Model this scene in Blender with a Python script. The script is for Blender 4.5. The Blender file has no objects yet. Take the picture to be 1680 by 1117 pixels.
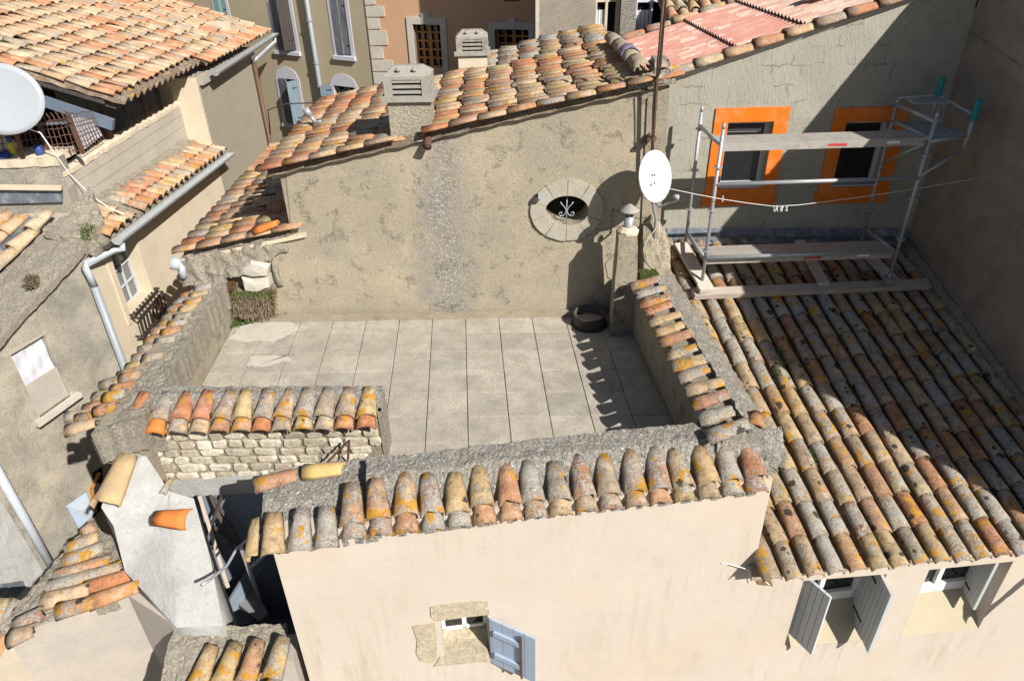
import bpy, bmesh, math, random
from mathutils import Vector, Matrix, noise as mnoise
random.seed(7)
V3 = Vector
sc = bpy.context.scene
COL = sc.collection
R = math.radians

# ------------------------------------------------------------------ camera
F_PX, CX, CY, CH = 1150.0, 840.0, 558.5, 4.5          # photo pixels, camera height over the terrace
PIT = math.atan(710/1150.0); ROL = math.atan(40/1863.0)
fw = V3((0, math.cos(PIT), -math.sin(PIT)))
dn0 = -V3((0, math.sin(PIT), math.cos(PIT)))
rt = V3((1,0,0))*math.cos(ROL) + dn0*math.sin(ROL)
dn = -V3((1,0,0))*math.sin(ROL) + dn0*math.cos(ROL)
CAM = V3((0,0,CH))
cd = bpy.data.cameras.new('camera'); cam = bpy.data.objects.new('camera', cd); COL.objects.link(cam)
cd.sensor_width = 36; cd.lens = F_PX/1680*36; cd.clip_end = 500; cd.clip_start = .05
M = Matrix.Identity(4)
for i in range(3):
    M[i][0] = rt[i]; M[i][1] = -dn[i]; M[i][2] = -fw[i]; M[i][3] = CAM[i]
cam.matrix_world = M
sc.camera = cam

# ------------------------------------------------------------------ world and sun
SUN = V3((.85, -.97, 1.0)).normalized()                # towards the sun
w = bpy.data.worlds.new('World'); sc.world = w; w.use_nodes = True
nt = w.node_tree; bg = nt.nodes['Background']
sky = nt.nodes.new('ShaderNodeTexSky'); sky.sky_type = 'NISHITA'; sky.sun_disc = False
sky.sun_elevation = math.asin(SUN.z); sky.sun_rotation = math.atan2(SUN.x, SUN.y)
nt.links.new(sky.outputs[0], bg.inputs[0]); bg.inputs[1].default_value = .05
sl = bpy.data.lights.new('sun', 'SUN'); so = bpy.data.objects.new('sun', sl); COL.objects.link(so)
sl.energy = 5.0; sl.angle = R(.5); sl.color = (1, .95, .87)
so.rotation_euler = SUN.to_track_quat('Z', 'Y').to_euler(); so.location = (5,-8,20)
sc.view_settings.view_transform = 'Standard'; sc.view_settings.look = 'None'
sc.view_settings.exposure = .5; sc.view_settings.gamma = 1; sc.view_settings.use_curve_mapping = False

# ------------------------------------------------------------------ pixel -> point on a real plane
def ray(x, y): return fw + rt*((x-CX)/F_PX) + dn*((y-CY)/F_PX)
def onplane(x, y, P, n):
    d = ray(x, y); return CAM + d*((V3(P)-CAM).dot(n)/d.dot(n))
def hz(x, y, z): return onplane(x, y, (0,0,z), V3((0,0,1)))
def vt(x, y, A, B):
    A = V3(A); B = V3(B); return onplane(x, y, A, (B-A).cross(V3((0,0,1))))
def vy(x, y, Y): return vt(x, y, (0,Y,0), (1,Y,0))
def vx(x, y, X): return vt(x, y, (X,0,0), (X,1,0))
def above(P, py):                                       # point of the vertical through P seen at image row py
    d0 = V3(P)-CAM
    # (d0+z*k).dn/(…fw) = (py-CY)/F
    t = (py-CY)/F_PX
    k = V3((0,0,1))
    z = (t*d0.dot(fw)-d0.dot(dn))/(k.dot(dn)-t*k.dot(fw))
    return V3(P)+k*z

# ------------------------------------------------------------------ materials
def newmat(name, rough=.9, metal=0, col=(.5,.5,.5)):
    m = bpy.data.materials.new(name); m.use_nodes = True
    b = m.node_tree.nodes['Principled BSDF']
    b.inputs['Roughness'].default_value = rough; b.inputs['Metallic'].default_value = metal
    b.inputs['Base Color'].default_value = (*col, 1)
    b.inputs['Specular IOR Level'].default_value = .25
    return m, m.node_tree, b
class G:
    "small node-graph helper"
    def __init__(s, nt): s.nt = nt; s.L = nt.links
    def n(s, t, **k):
        n = s.nt.nodes.new(t)
        for a, v in k.items(): setattr(n, a, v)
        return n
    def put(s, sock, v):
        if hasattr(v, 'is_output') or isinstance(v, bpy.types.NodeSocket): s.L.new(v, sock)
        elif isinstance(v, tuple) and len(v) == 3 and sock.type == 'RGBA': sock.default_value = (*v, 1)
        else: sock.default_value = v
    def pos(s):
        return s.n('ShaderNodeNewGeometry').outputs['Position']
    def noise(s, vec, scale, detail=4, rough=.6, off=None, dist=0):
        if off:
            m = s.n('ShaderNodeVectorMath', operation='ADD'); s.put(m.inputs[0], vec); m.inputs[1].default_value = off; vec = m.outputs[0]
        n = s.n('ShaderNodeTexNoise'); s.put(n.inputs['Vector'], vec)
        n.inputs['Scale'].default_value = scale; n.inputs['Detail'].default_value = detail
        n.inputs['Roughness'].default_value = rough; n.inputs['Distortion'].default_value = dist
        return n.outputs['Fac']
    def vor(s, vec, scale, out='Distance', rnd=1):
        n = s.n('ShaderNodeTexVoronoi'); s.put(n.inputs['Vector'], vec); n.inputs['Scale'].default_value = scale
        n.inputs['Randomness'].default_value = rnd
        return n.outputs[out]
    def math(s, op, a, b=0, clamp=False):
        n = s.n('ShaderNodeMath', operation=op); n.use_clamp = clamp
        s.put(n.inputs[0], a); s.put(n.inputs[1], b); return n.outputs[0]
    def step(s, v, a, b, lo=0., hi=1.):
        n = s.n('ShaderNodeMapRange'); s.put(n.inputs[0], v)
        n.inputs[1].default_value = a; n.inputs[2].default_value = b; n.inputs[3].default_value = lo; n.inputs[4].default_value = hi
        return n.outputs[0]
    def mix(s, f, a, b, mode='MIX'):
        n = s.n('ShaderNodeMix', data_type='RGBA', blend_type=mode)
        s.put(n.inputs[0], f); s.put(n.inputs[6], a); s.put(n.inputs[7], b); return n.outputs[2]
    def ramp(s, f, cols, const=False):
        n = s.n('ShaderNodeValToRGB'); s.put(n.inputs[0], f); r = n.color_ramp
        if const: r.interpolation = 'CONSTANT'
        while len(r.elements) < len(cols): r.elements.new(.5)
        for i, (p, c) in enumerate(cols): r.elements[i].position = p; r.elements[i].color = (*c, 1)
        return n.outputs[0]
    def bump(s, b, h, dist, strength=1.):
        n = s.n('ShaderNodeBump'); s.put(n.inputs['Height'], h); n.inputs['Distance'].default_value = dist
        n.inputs['Strength'].default_value = strength; s.L.new(n.outputs[0], b.inputs['Normal'])

def stucco(name, base, pale, dark, big=1.2, grain=70, bump=.012, speck=.0, speckcol=(.6,.58,.55), darkamt=.5, paleamt=.5, streak=None, cracks=False, fine=.35, pits=False):
    m, nt, b = newmat(name); g = G(nt); P = g.pos()
    n1 = g.noise(P, big, 6, .65); n2 = g.noise(P, big*2.3, 7, .7, (11,3,5)); n3 = g.noise(P, grain, 3, .7)
    c = g.mix(g.step(n1, .42, .66, 0, paleamt), base, pale)
    c = g.mix(g.step(n2, .42, .80, 0, darkamt), c, dark)
    if streak:                                          # a weathered vertical run of dirt and bared aggregate under a spout
        sx = g.n('ShaderNodeSeparateXYZ'); g.put(sx.inputs[0], P)
        off = g.math('MULTIPLY', g.math('SUBTRACT', n2, .5), streak[2])
        d = g.math('ABSOLUTE', g.math('ADD', g.math('SUBTRACT', sx.outputs[0], streak[0]), off))
        c = g.mix(g.step(d, streak[1], 0, 0, .8), c, streak[3])
        sp = g.math('MULTIPLY', g.step(g.noise(P, 55, 2, .5, (4,4,4)), .56, .64), g.step(d, streak[1]*1.1, 0))
        c = g.mix(sp, c, (.62,.60,.57))
    if speck:
        sp = g.step(g.noise(P, grain*.75, 3, .6, (9,1,2)), .56, .66)
        sp = g.math('MULTIPLY', sp, g.step(g.noise(P, big*1.7, 4, .6, (1,8,3)), .36, .70, 0, speck))
        c = g.mix(sp, c, speckcol)
        sp2 = g.step(g.noise(P, grain*.9, 3, .6, (2,31,2)), .58, .68, 0, speck*.8)
        c = g.mix(sp2, c, tuple(v*.3 for v in dark))
    c = g.mix(g.step(n3, .3, .7, fine, 0), c, tuple(v*.45 for v in base))
    h = n3
    if pits:                                            # scratches and trowel pits in the old render
        pz = g.noise(P, 11, 7, .78, (6,6,2), 1.4)
        rd = g.math('ABSOLUTE', g.math('SUBTRACT', pz, .5))
        pm = g.math('MULTIPLY', g.step(rd, .016, .004), g.step(g.noise(P, 5, 3, .6, (2,9,9)), .56, .72))
        c = g.mix(g.math('MULTIPLY', pm, .3), c, tuple(v*.3 for v in base))
        h = g.math('ADD', h, g.math('SUBTRACT', g.math('MULTIPLY', g.noise(P, 16, 6, .75, (3,3,3)), .8), g.math('MULTIPLY', pm, 1.2)))
    if cracks:
        cr = g.step(g.vor(g.mix(.08, P, g.n('ShaderNodeTexNoise').outputs['Color']), .9, 'Distance'), 0, 1)
        h = g.math('ADD', h, g.math('MULTIPLY', g.noise(P, 9, 6, .75, (3,3,3)), 2.0))
    g.L.new(c, b.inputs['Base Color']); g.bump(b, h, bump)
    return m

PAL_WARM = [(0,(.50,.20,.085)),(.13,(.56,.28,.13)),(.27,(.58,.41,.24)),(.42,(.52,.31,.19)),(.55,(.55,.42,.20)),(.68,(.47,.19,.10)),(.78,(.60,.44,.29)),(.9,(.43,.32,.22))]
PAL_OLD = [(0,(.44,.18,.08)),(.13,(.47,.27,.15)),(.26,(.50,.38,.22)),(.41,(.37,.27,.18)),(.55,(.48,.35,.17)),(.69,(.42,.21,.12)),(.79,(.33,.29,.23)),(.87,(.47,.35,.22))]
PAL_PALE = [(0,(.55,.27,.15)),(.12,(.60,.40,.25)),(.3,(.62,.47,.31)),(.45,(.55,.36,.22)),(.6,(.60,.49,.34)),(.74,(.54,.24,.12)),(.84,(.55,.45,.33)),(.93,(.48,.38,.27))]
def tilemat(name, pal, grey, orange, black, soil=.3):
    m, nt, b = newmat(name, .88); g = G(nt); P = g.pos()
    oi = g.n('ShaderNodeObjectInfo').outputs['Random']
    at = g.n('ShaderNodeAttribute', attribute_name='pick').outputs['Fac']
    rnd = g.math('FRACT', g.math('ADD', oi, at))
    r2 = g.math('FRACT', g.math('MULTIPLY', rnd, 13.37)); r3 = g.math('FRACT', g.math('MULTIPLY', rnd, 71.9))
    c = g.ramp(rnd, pal, True)
    c = g.mix(g.math('MULTIPLY', r2, .35), c, (.47,.34,.22))
    n1 = g.noise(P, 7, 6, .7); n2 = g.noise(P, 28, 5, .7, (5,7,1)); n3 = g.noise(P, 120, 3, .7)
    c = g.mix(g.step(n1, .35, .7, 0, .55), c, g.mix(1, c, (.62,.50,.42), 'MULTIPLY'))
    c = g.mix(g.step(n1, .5, .3, 0, .35), c, (.66,.52,.38))
    # soot and algae
    c = g.mix(g.math('MULTIPLY', g.step(g.noise(P, 14, 6, .75, (7,2,9)), .5, .66), soil), c, (.085,.07,.05))
    # grey-white crustose lichen, some tiles fully covered
    cov = g.math('ADD', g.math('ADD', g.math('MULTIPLY', n2, .75), g.math('MULTIPLY', g.noise(P, 5, 3, .6, (3,9,3)), .5)), g.math('MULTIPLY', r3, .32))
    gm = g.step(cov, 1.02-grey*.5, 1.10-grey*.5)
    gc = g.mix(g.step(n3, .38, .62), (.15,.14,.12), (.50,.49,.45))
    c = g.mix(g.math('MULTIPLY', gm, .85), c, gc)
    sp = g.step(g.noise(P, 75, 4, .8, (1,1,7)), .585, .625)
    c = g.mix(g.math('MULTIPLY', sp, min(.9, grey*1.5)), c, (.60,.58,.53))
    c = g.mix(g.step(g.noise(P, 85, 4, .8, (6,1,3)), .60, .64, 0, soil), c, (.06,.052,.04))
    # orange lichen in rounded spreading patches
    dd = g.math('ADD', g.noise(P, 7.5, 2, .5, (31,7,5)), g.math('MULTIPLY', g.math('SUBTRACT', n2, .5), .22))
    om = g.step(g.math('ADD', dd, g.math('MULTIPLY', r2, .06)), .735-orange*.2, .755-orange*.2)
    oc = g.mix(g.step(n3, .35, .65), (.36,.17,.02), (.54,.29,.035))
    c = g.mix(g.math('MULTIPLY', om, .92), c, oc)
    if black:
        mp = g.n('ShaderNodeTexVoronoi'); g.put(mp.inputs['Vector'], P); mp.inputs['Scale'].default_value = 7.5
        rad = g.n('ShaderNodeSeparateColor'); g.put(rad.inputs[0], mp.outputs['Color'])
        dd2 = g.math('ADD', mp.outputs['Distance'], g.math('ADD', g.math('MULTIPLY', g.math('SUBTRACT', n2, .5), .45), g.math('MULTIPLY', g.math('SUBTRACT', n3, .5), .2)))
        th = g.math('MULTIPLY', g.math('SUBTRACT', rad.outputs[0], 1-black), .34/black)
        bm_ = g.step(g.math('SUBTRACT', th, dd2), 0, .03)
        c = g.mix(g.math('MULTIPLY', bm_, .92), c, (.035,.032,.026))
        m2 = g.n('ShaderNodeTexVoronoi'); g.put(m2.inputs['Vector'], P); m2.inputs['Scale'].default_value = 17
        s2_ = g.n('ShaderNodeSeparateColor'); g.put(s2_.inputs[0], m2.outputs['Color'])
        d3 = g.math('ADD', m2.outputs['Distance'], g.math('MULTIPLY', g.math('SUBTRACT', n2, .5), .4))
        t2 = g.math('MULTIPLY', g.math('SUBTRACT', s2_.outputs[0], 1-black*.9), .45/black)
        clus = g.step(g.noise(P, 1.6, 2, .5, (4,4,8)), .42, .58)
        c = g.mix(g.math('MULTIPLY', g.step(g.math('SUBTRACT', t2, d3), 0, .05), g.math('MULTIPLY', clus, .9)), c, (.04,.036,.028))
    g.L.new(c, b.inputs['Base Color'])
    g.bump(b, g.math('ADD', g.math('ADD', n2, g.math('MULTIPLY', n3, .6)), g.math('MULTIPLY', gm, .3)), .009)
    return m

def tint(m, lo, hi):
    "each piece a little different: object-random brightness"
    nt = m.node_tree; g = G(nt); b = nt.nodes['Principled BSDF']; old = b.inputs['Base Color'].links[0].from_socket
    r_ = g.n('ShaderNodeObjectInfo').outputs['Random']
    c = g.mix(1, old, g.ramp(r_, [(0,lo),(1,hi)]), 'MULTIPLY'); g.L.new(c, b.inputs['Base Color']); return m
def plain(name, col, rough=.6, metal=0, var=.25, scale=12, bump=0, dirt=None):
    m, nt, b = newmat(name, rough, metal); g = G(nt); P = g.pos()
    n = g.noise(P, scale, 5, .65)
    c = g.mix(g.step(n, .3, .7, 0, var), col, tuple(v*.5 for v in col))
    if dirt: c = g.mix(g.step(g.noise(P, scale*.6, 6, .75, (5,5,1)), .48, .68, 0, .8), c, dirt)
    g.L.new(c, b.inputs['Base Color'])
    if bump: g.bump(b, g.noise(P, scale*6, 3, .6), bump)
    return m
def wood(name, col, grey, axis=0, scale=1., rough=.8):
    m, nt, b = newmat(name, rough); g = G(nt)
    tc = g.n('ShaderNodeNewGeometry').outputs['Position']
    mp = g.n('ShaderNodeMapping'); g.put(mp.inputs[0], tc)
    s = [60,60,60]; s[axis] = 3; mp.inputs['Scale'].default_value = s
    n = g.noise(mp.outputs[0], scale, 5, .7)
    c = g.mix(g.step(n, .35, .62), col, grey)
    g.L.new(c, b.inputs['Base Color']); g.bump(b, n, .003)
    return m

MT = {}
MT['tile_front'] = tilemat('clay_tile_lichened', PAL_OLD, .44, .50, .14, .7)
PAL_WING = [(0,(.36,.16,.075)),(.12,(.41,.25,.13)),(.27,(.43,.33,.19)),(.42,(.31,.24,.17)),(.55,(.42,.31,.15)),(.69,(.35,.19,.11)),(.78,(.29,.265,.22)),(.88,(.40,.30,.19))]
MT['tile_wing'] = tilemat('clay_tile_weathered', PAL_WING, .46, .40, .42, .8)
MT['channel'] = tilemat('soiled_shaded_channel_tile', [(0,(.16,.12,.085)),(.5,(.20,.16,.12)),(.8,(.13,.11,.08))], .3, .1, 0, .9)  # soil on the under-tiles, plus the gaps' deep shade put into the colour
MT['tile_mid'] = tilemat('clay_tile_warm', PAL_WARM, .24, .32, 0, .4)
MT['tile_pale'] = tilemat('clay_tile_pale', PAL_PALE, .26, .16, 0, .3)
MT['tile_red'] = tilemat('clay_tile_orange', PAL_WARM, .34, .5, .1, .6)
MT['crust'] = stucco('weathered_mortar', (.39,.36,.31), (.54,.52,.48), (.10,.09,.075), 12, 52, .03, 1.3, (.80,.79,.76), 1., .5, fine=.7)
MT['crust_tan'] = stucco('tan_weathered_mortar', (.36,.32,.25), (.48,.45,.39), (.16,.145,.115), 9, 60, .02, 1.1, (.68,.66,.61), .8, .5, fine=.6)
MT['gable'] = stucco('roughcast_gable', (.45,.39,.29), (.60,.51,.365), (.31,.29,.25), .9, 80, .010, .8, (.62,.60,.55), .8, .8, pits=True, fine=.6, streak=(-.80,.42,1.3,(.22,.215,.205)))
MT['parapet'] = stucco('parapet_render', (.39,.335,.245), (.48,.415,.30), (.25,.225,.19), 2, 75, .012, 1., (.58,.56,.51), .8, .6, pits=True, fine=.5)
MT['front'] = stucco('pink_cream_plaster', (.505,.445,.38), (.545,.49,.425), (.445,.38,.31), .8, 40, .0015, 0, darkamt=.45, fine=.02)
MT['cement'] = stucco('combed_cement', (.385,.37,.31), (.43,.415,.355), (.30,.285,.24), 1.3, 45, .006, 0, fine=.15)
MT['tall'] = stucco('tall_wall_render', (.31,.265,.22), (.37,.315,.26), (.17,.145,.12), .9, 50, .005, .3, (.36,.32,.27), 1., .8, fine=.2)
MT['reveal'] = stucco('tan_reveal_plaster', (.40,.35,.25), (.45,.40,.30), (.33,.29,.21), 2, 40, .002, 0, fine=.05)
MT['whitewash'] = stucco('whitewash', (.40,.40,.39), (.45,.45,.44), (.27,.26,.24), 2.4, 30, .008, .25, darkamt=.75, fine=.12)
MT['cream'] = stucco('cream_plaster', (.62,.53,.40), (.68,.60,.48), (.46,.40,.31), 1.0, 40, .004, .15, darkamt=.7, fine=.1)
MT['greyold'] = stucco('stained_lime_render', (.37,.345,.295), (.56,.49,.38), (.15,.14,.12), 1.1, 55, .011, .8, (.5,.48,.44), .95, .8)
MT['stuccobeige'] = stucco('beige_spatter_render', (.47,.42,.33), (.52,.47,.38), (.33,.29,.23), 2.2, 40, .025, .6, (.66,.61,.52), .4, fine=.8)
MT['boardwall'] = stucco('board_cast_concrete', (.44,.41,.345), (.52,.48,.41), (.28,.26,.22), 1.5, 50, .004, .2, darkamt=.6, fine=.1)
MT['pinkgrey'] = stucco('pinkish_grey_render', (.41,.37,.325), (.52,.45,.38), (.29,.275,.255), 1.5, 45, .004, .1, darkamt=.7, fine=.1)
MT['olive'] = stucco('olive_render', (.46,.39,.27), (.50,.43,.30), (.41,.345,.24), .7, 30, .003, 0, darkamt=.4, fine=.05)
MT['apricot'] = stucco('apricot_render', (.53,.33,.205), (.56,.37,.24), (.46,.27,.165), .6, 30, .003, 0, darkamt=.4, fine=.05)
MT['oldgrey'] = stucco('rough_grey_render', (.33,.29,.235), (.46,.38,.28), (.19,.17,.14), 1.6, 40, .012, .5, (.5,.48,.44))
MT['limestone'] = stucco('pale_limestone', (.52,.485,.42), (.62,.585,.52), (.38,.35,.29), 3, 40, .004, .3, darkamt=.6, fine=.12)
MT['oldstone'] = stucco('mottled_old_stone', (.50,.43,.31), (.60,.54,.42), (.24,.205,.145), 9, 45, .008, .5, (.6,.56,.46), .9, .7)
MT['patch'] = stucco('pale_patch', (.56,.52,.45), (.62,.58,.51), (.42,.39,.33), 4, 80, .004, .5, (.66,.63,.57), .9, fine=.3)
MT['ringstone'] = stucco('oculus_stone', (.42,.39,.32), (.50,.47,.395), (.29,.27,.225), 5, 50, .005, .4, (.56,.53,.47), .8, fine=.2)
MT['rubble'] = stucco('rubble_limestone', (.46,.42,.34), (.66,.63,.56), (.26,.24,.20), 6, 35, .012, .6, (.66,.63,.58), .6, .9)
MT['slab'] = stucco('weathered_slab', (.50,.455,.385), (.64,.595,.51), (.255,.235,.20), 2.0, 85, .005, 1.2, (.66,.63,.57), .95, .85, fine=.75)
tint(MT['rubble'], (.72,.68,.60), (1.35,1.33,1.28)); tint(MT['slab'], (.88,.88,.88), (1.08,1.07,1.05))
MT['joint'] = plain('dark_joint', (.12,.105,.085), .95)
MT['orange'] = plain('orange_paint', (.76,.18,.012), .55, 0, .35, 9, .0008, (.66,.26,.10))
MT['zinc'] = plain('zinc', (.42,.44,.45), .55, .1, .35, 9, 0)
MT['lead'] = plain('lead_flashing', (.16,.185,.22), .55, .3, .5, 8, .002, (.42,.43,.43))
MT['galv'] = plain('galvanised_steel', (.42,.44,.46), .42, .35, .4, 30)
MT['galvboard'] = plain('galvanised_platform', (.44,.42,.39), .6, .2, .4, 8, .001, (.30,.24,.19))
MT['timber'] = wood('grey_scaffold_timber', (.50,.43,.36), (.34,.29,.25), 0)
MT['timber_y'] = wood('pale_scaffold_timber', (.62,.57,.50), (.44,.38,.32), 1)
MT['whitepaint'] = plain('white_paint', (.78,.78,.77), .5, 0, .1)
MT['dishwhite'] = plain('dish_white', (.63,.64,.66), .4, 0, .05)
MT['dishgrey'] = plain('dish_grey', (.36,.39,.43), .45, 0, .1)
MT['darkmetal'] = plain('dark_metal', (.06,.05,.045), .6, .4)
MT['rust'] = plain('rusty_steel', (.16,.09,.065), .75, .2, .4, 25, .001, (.07,.04,.03))
MT['drum'] = plain('burnt_steel', (.10,.085,.078), .6, .3, .5, 20, .001, (.16,.12,.10))
MT['black'] = plain('dark_interior', (.018,.018,.02), .9)
MT['brownpipe'] = plain('brown_pipe', (.13,.07,.05), .5)
MT['greypipe'] = plain('grey_pipe', (.30,.33,.36), .5, .1)
MT['palepipe'] = plain('pale_pipe', (.44,.48,.53), .45)
MT['shutter_old'] = wood('bare_grey_shutter', (.25,.27,.30), (.09,.09,.10), 2)
MT['shutter_blue'] = wood('blue_grey_shutter', (.22,.29,.35), (.13,.17,.21), 2)
MT['shutter_grey'] = plain('pale_grey_shutter', (.50,.53,.55), .6, 0, .2, 5)
MT['shutter_lav'] = plain('lavender_blue_shutter', (.38,.46,.58), .55, 0, .15)
MT['shutter_turq'] = plain('green_grey_shutter', (.24,.38,.37), .6, 0, .2)
MT['shutter_brown'] = wood('brown_shutter', (.10,.085,.075), (.05,.045,.04), 2)
MT['lilacpaint'] = plain('pale_lilac_paint', (.58,.59,.66), .7, 0, .2)
MT['ochrewood'] = plain('ochre_wood', (.42,.20,.06), .5, 0, .2)
MT['bluewood'] = plain('blue_grey_frame', (.15,.19,.25), .5)
MT['cloth'] = plain('white_cloth', (.60,.61,.66), .8, 0, .1, 30, .002)
MT['turq'] = plain('turquoise_sleeve', (.02,.26,.27), .5)
MT['chimneycem'] = plain('cast_cement', (.36,.345,.30), .9, 0, .35, 10, .003, (.24,.22,.19))
MT['chimneyold'] = plain('aged_cement', (.38,.355,.31), .9, 0, .5, 14, .004, (.14,.125,.105))
MT['moss'] = plain('moss', (.07,.085,.02), .95, 0, .6, 30, .01)
MT['weed'] = plain('green_weed', (.10,.15,.035), .8, 0, .5, 20)
MT['dry'] = plain('dry_grass', (.24,.19,.13), .9, 0, .6, 20)
MT['rustleaf'] = plain('russet_stems', (.16,.09,.03), .9, 0, .6, 20)
MT['bluegrey'] = plain('blue_grey_paint_and_shade', (.20,.24,.30), .8, 0, .3, 6)  # landing paint, reused on the stairwell walls to colour in their shade
MT['navy'] = plain('grey_tread', (.23,.225,.24), .85, 0, .25, 8)
MT['labelred'] = plain('red_label', (.55,.05,.05), .5)
MT['plasticblue'] = plain('blue_plastic', (.05,.09,.28), .4)
MT['plasticyel'] = plain('yellow_label', (.6,.5,.08), .5)
MT['street'] = stucco('street_ground', (.22,.20,.18), (.27,.25,.22), (.15,.14,.13), .6, 20, .01, 0)
def glass(name, col=(.012,.014,.018), r=.08):
    m, nt, b = newmat(name, r, 0, col); b.inputs['Specular IOR Level'].default_value = .6; return m
MT['glass'] = glass('dark_glass')
# combed cement gets a fine vertical comb and block bands in relief
def drips():
    m = MT['front']; nt = m.node_tree; g = G(nt); b = nt.nodes['Principled BSDF']; P = g.pos()
    mp = g.n('ShaderNodeMapping'); g.put(mp.inputs[0], P); mp.inputs['Scale'].default_value = (9,9,.9)
    d = g.noise(mp.outputs[0], 1, 5, .7); big = g.noise(P, .7, 4, .6, (2,7,1))
    c = b.inputs['Base Color'].links[0].from_socket
    c = g.mix(g.math('MULTIPLY', g.step(d,   .50, .70, 0, .55), g.step(big, .42, .6)), c, (.36,.29,.215))
    c = g.mix(g.step(g.noise(P, .9, 3, .5, (9,2,2)), .5, .68, 0, .3), c, (.56,.42,.28))
    c = g.mix(g.step(g.noise(P, 6, 8, .8, (1,1,9)), .60, .72, 0, .35), c, (.34,.30,.25))
    g.L.new(c, b.inputs['Base Color']); g.bump(b, g.math('ADD', g.noise(P, 5, 5, .6), g.math('MULTIPLY', g.noise(P, 45, 3), .2)), .006)
drips()
def comb():
    m = MT['cement']; nt = m.node_tree; g = G(nt); b = nt.nodes['Principled BSDF']; P = g.pos()
    sx = g.n('ShaderNodeSeparateXYZ'); g.put(sx.inputs[0], P)
    band = g.math('GREATER_THAN', g.noise(P, .01, 0), .0)
    zb = g.math('LESS_THAN', g.math('ABSOLUTE', g.math('SUBTRACT', sx.outputs[2], 2.13)), .07)
    def st(sc3, off):
        mp = g.n('ShaderNodeMapping'); g.put(mp.inputs[0], P); mp.inputs['Scale'].default_value = sc3; mp.inputs['Location'].default_value = off
        return g.noise(mp.outputs[0], 1, 3, .6)
    n = g.n('ShaderNodeMix', data_type='FLOAT'); g.put(n.inputs[0], zb); g.put(n.inputs[2], st((110,110,9),(0,0,0))); g.put(n.inputs[3], st((9,9,110),(3,1,0)))
    h = g.math('ADD', g.math('MULTIPLY', n.outputs[0], 1.6), g.math('MULTIPLY', g.noise(P, 40, 4, .7), .8))
    old = b.inputs['Base Color'].links[0].from_socket
    c = g.mix(g.step(n.outputs[0], .5, .32, 0, .32), old, (.2,.185,.15))
    cv = g.n('ShaderNodeCombineXYZ'); g.put(cv.inputs[0], g.math('ADD', sx.outputs[0], g.math('MULTIPLY', g.noise(P, 5, 4, .7), .22))); g.put(cv.inputs[1], g.math('ADD', sx.outputs[2], g.math('MULTIPLY', g.noise(P, 4, 4, .7, (5,2,1)), .16)))
    br = g.n('ShaderNodeTexBrick'); g.put(br.inputs['Vector'], cv.outputs[0]); br.inputs['Scale'].default_value = 1; br.inputs['Brick Width'].default_value = .36; br.inputs['Row Height'].default_value = .21; br.inputs['Mortar Size'].default_value = .006; br.offset = .37
    sm = g.math('MULTIPLY', br.outputs['Fac'], g.step(g.noise(P, 3.2, 3, .6, (8,8,2)), .5, .62, 0, .5))
    c = g.mix(sm, c, (.12,.11,.09)); h = g.math('SUBTRACT', h, g.math('MULTIPLY', sm, 1.2))
    br2 = g.n('ShaderNodeSeparateColor'); bc = g.n('ShaderNodeTexBrick'); g.put(bc.inputs['Vector'], cv.outputs[0]); bc.inputs['Scale'].default_value = 1; bc.inputs['Brick Width'].default_value = .36; bc.inputs['Row Height'].default_value = .21; bc.inputs['Mortar Size'].default_value = 0; bc.offset = .37; bc.inputs['Color1'].default_value = (.82,.82,.82,1); bc.inputs['Color2'].default_value = (1.1,1.1,1.1,1)
    c = g.mix(.3, c, g.mix(1, c, bc.outputs['Color'], 'MULTIPLY'))
    g.L.new(c, b.inputs['Base Color']); g.bump(b, h, .006)
comb()

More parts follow.
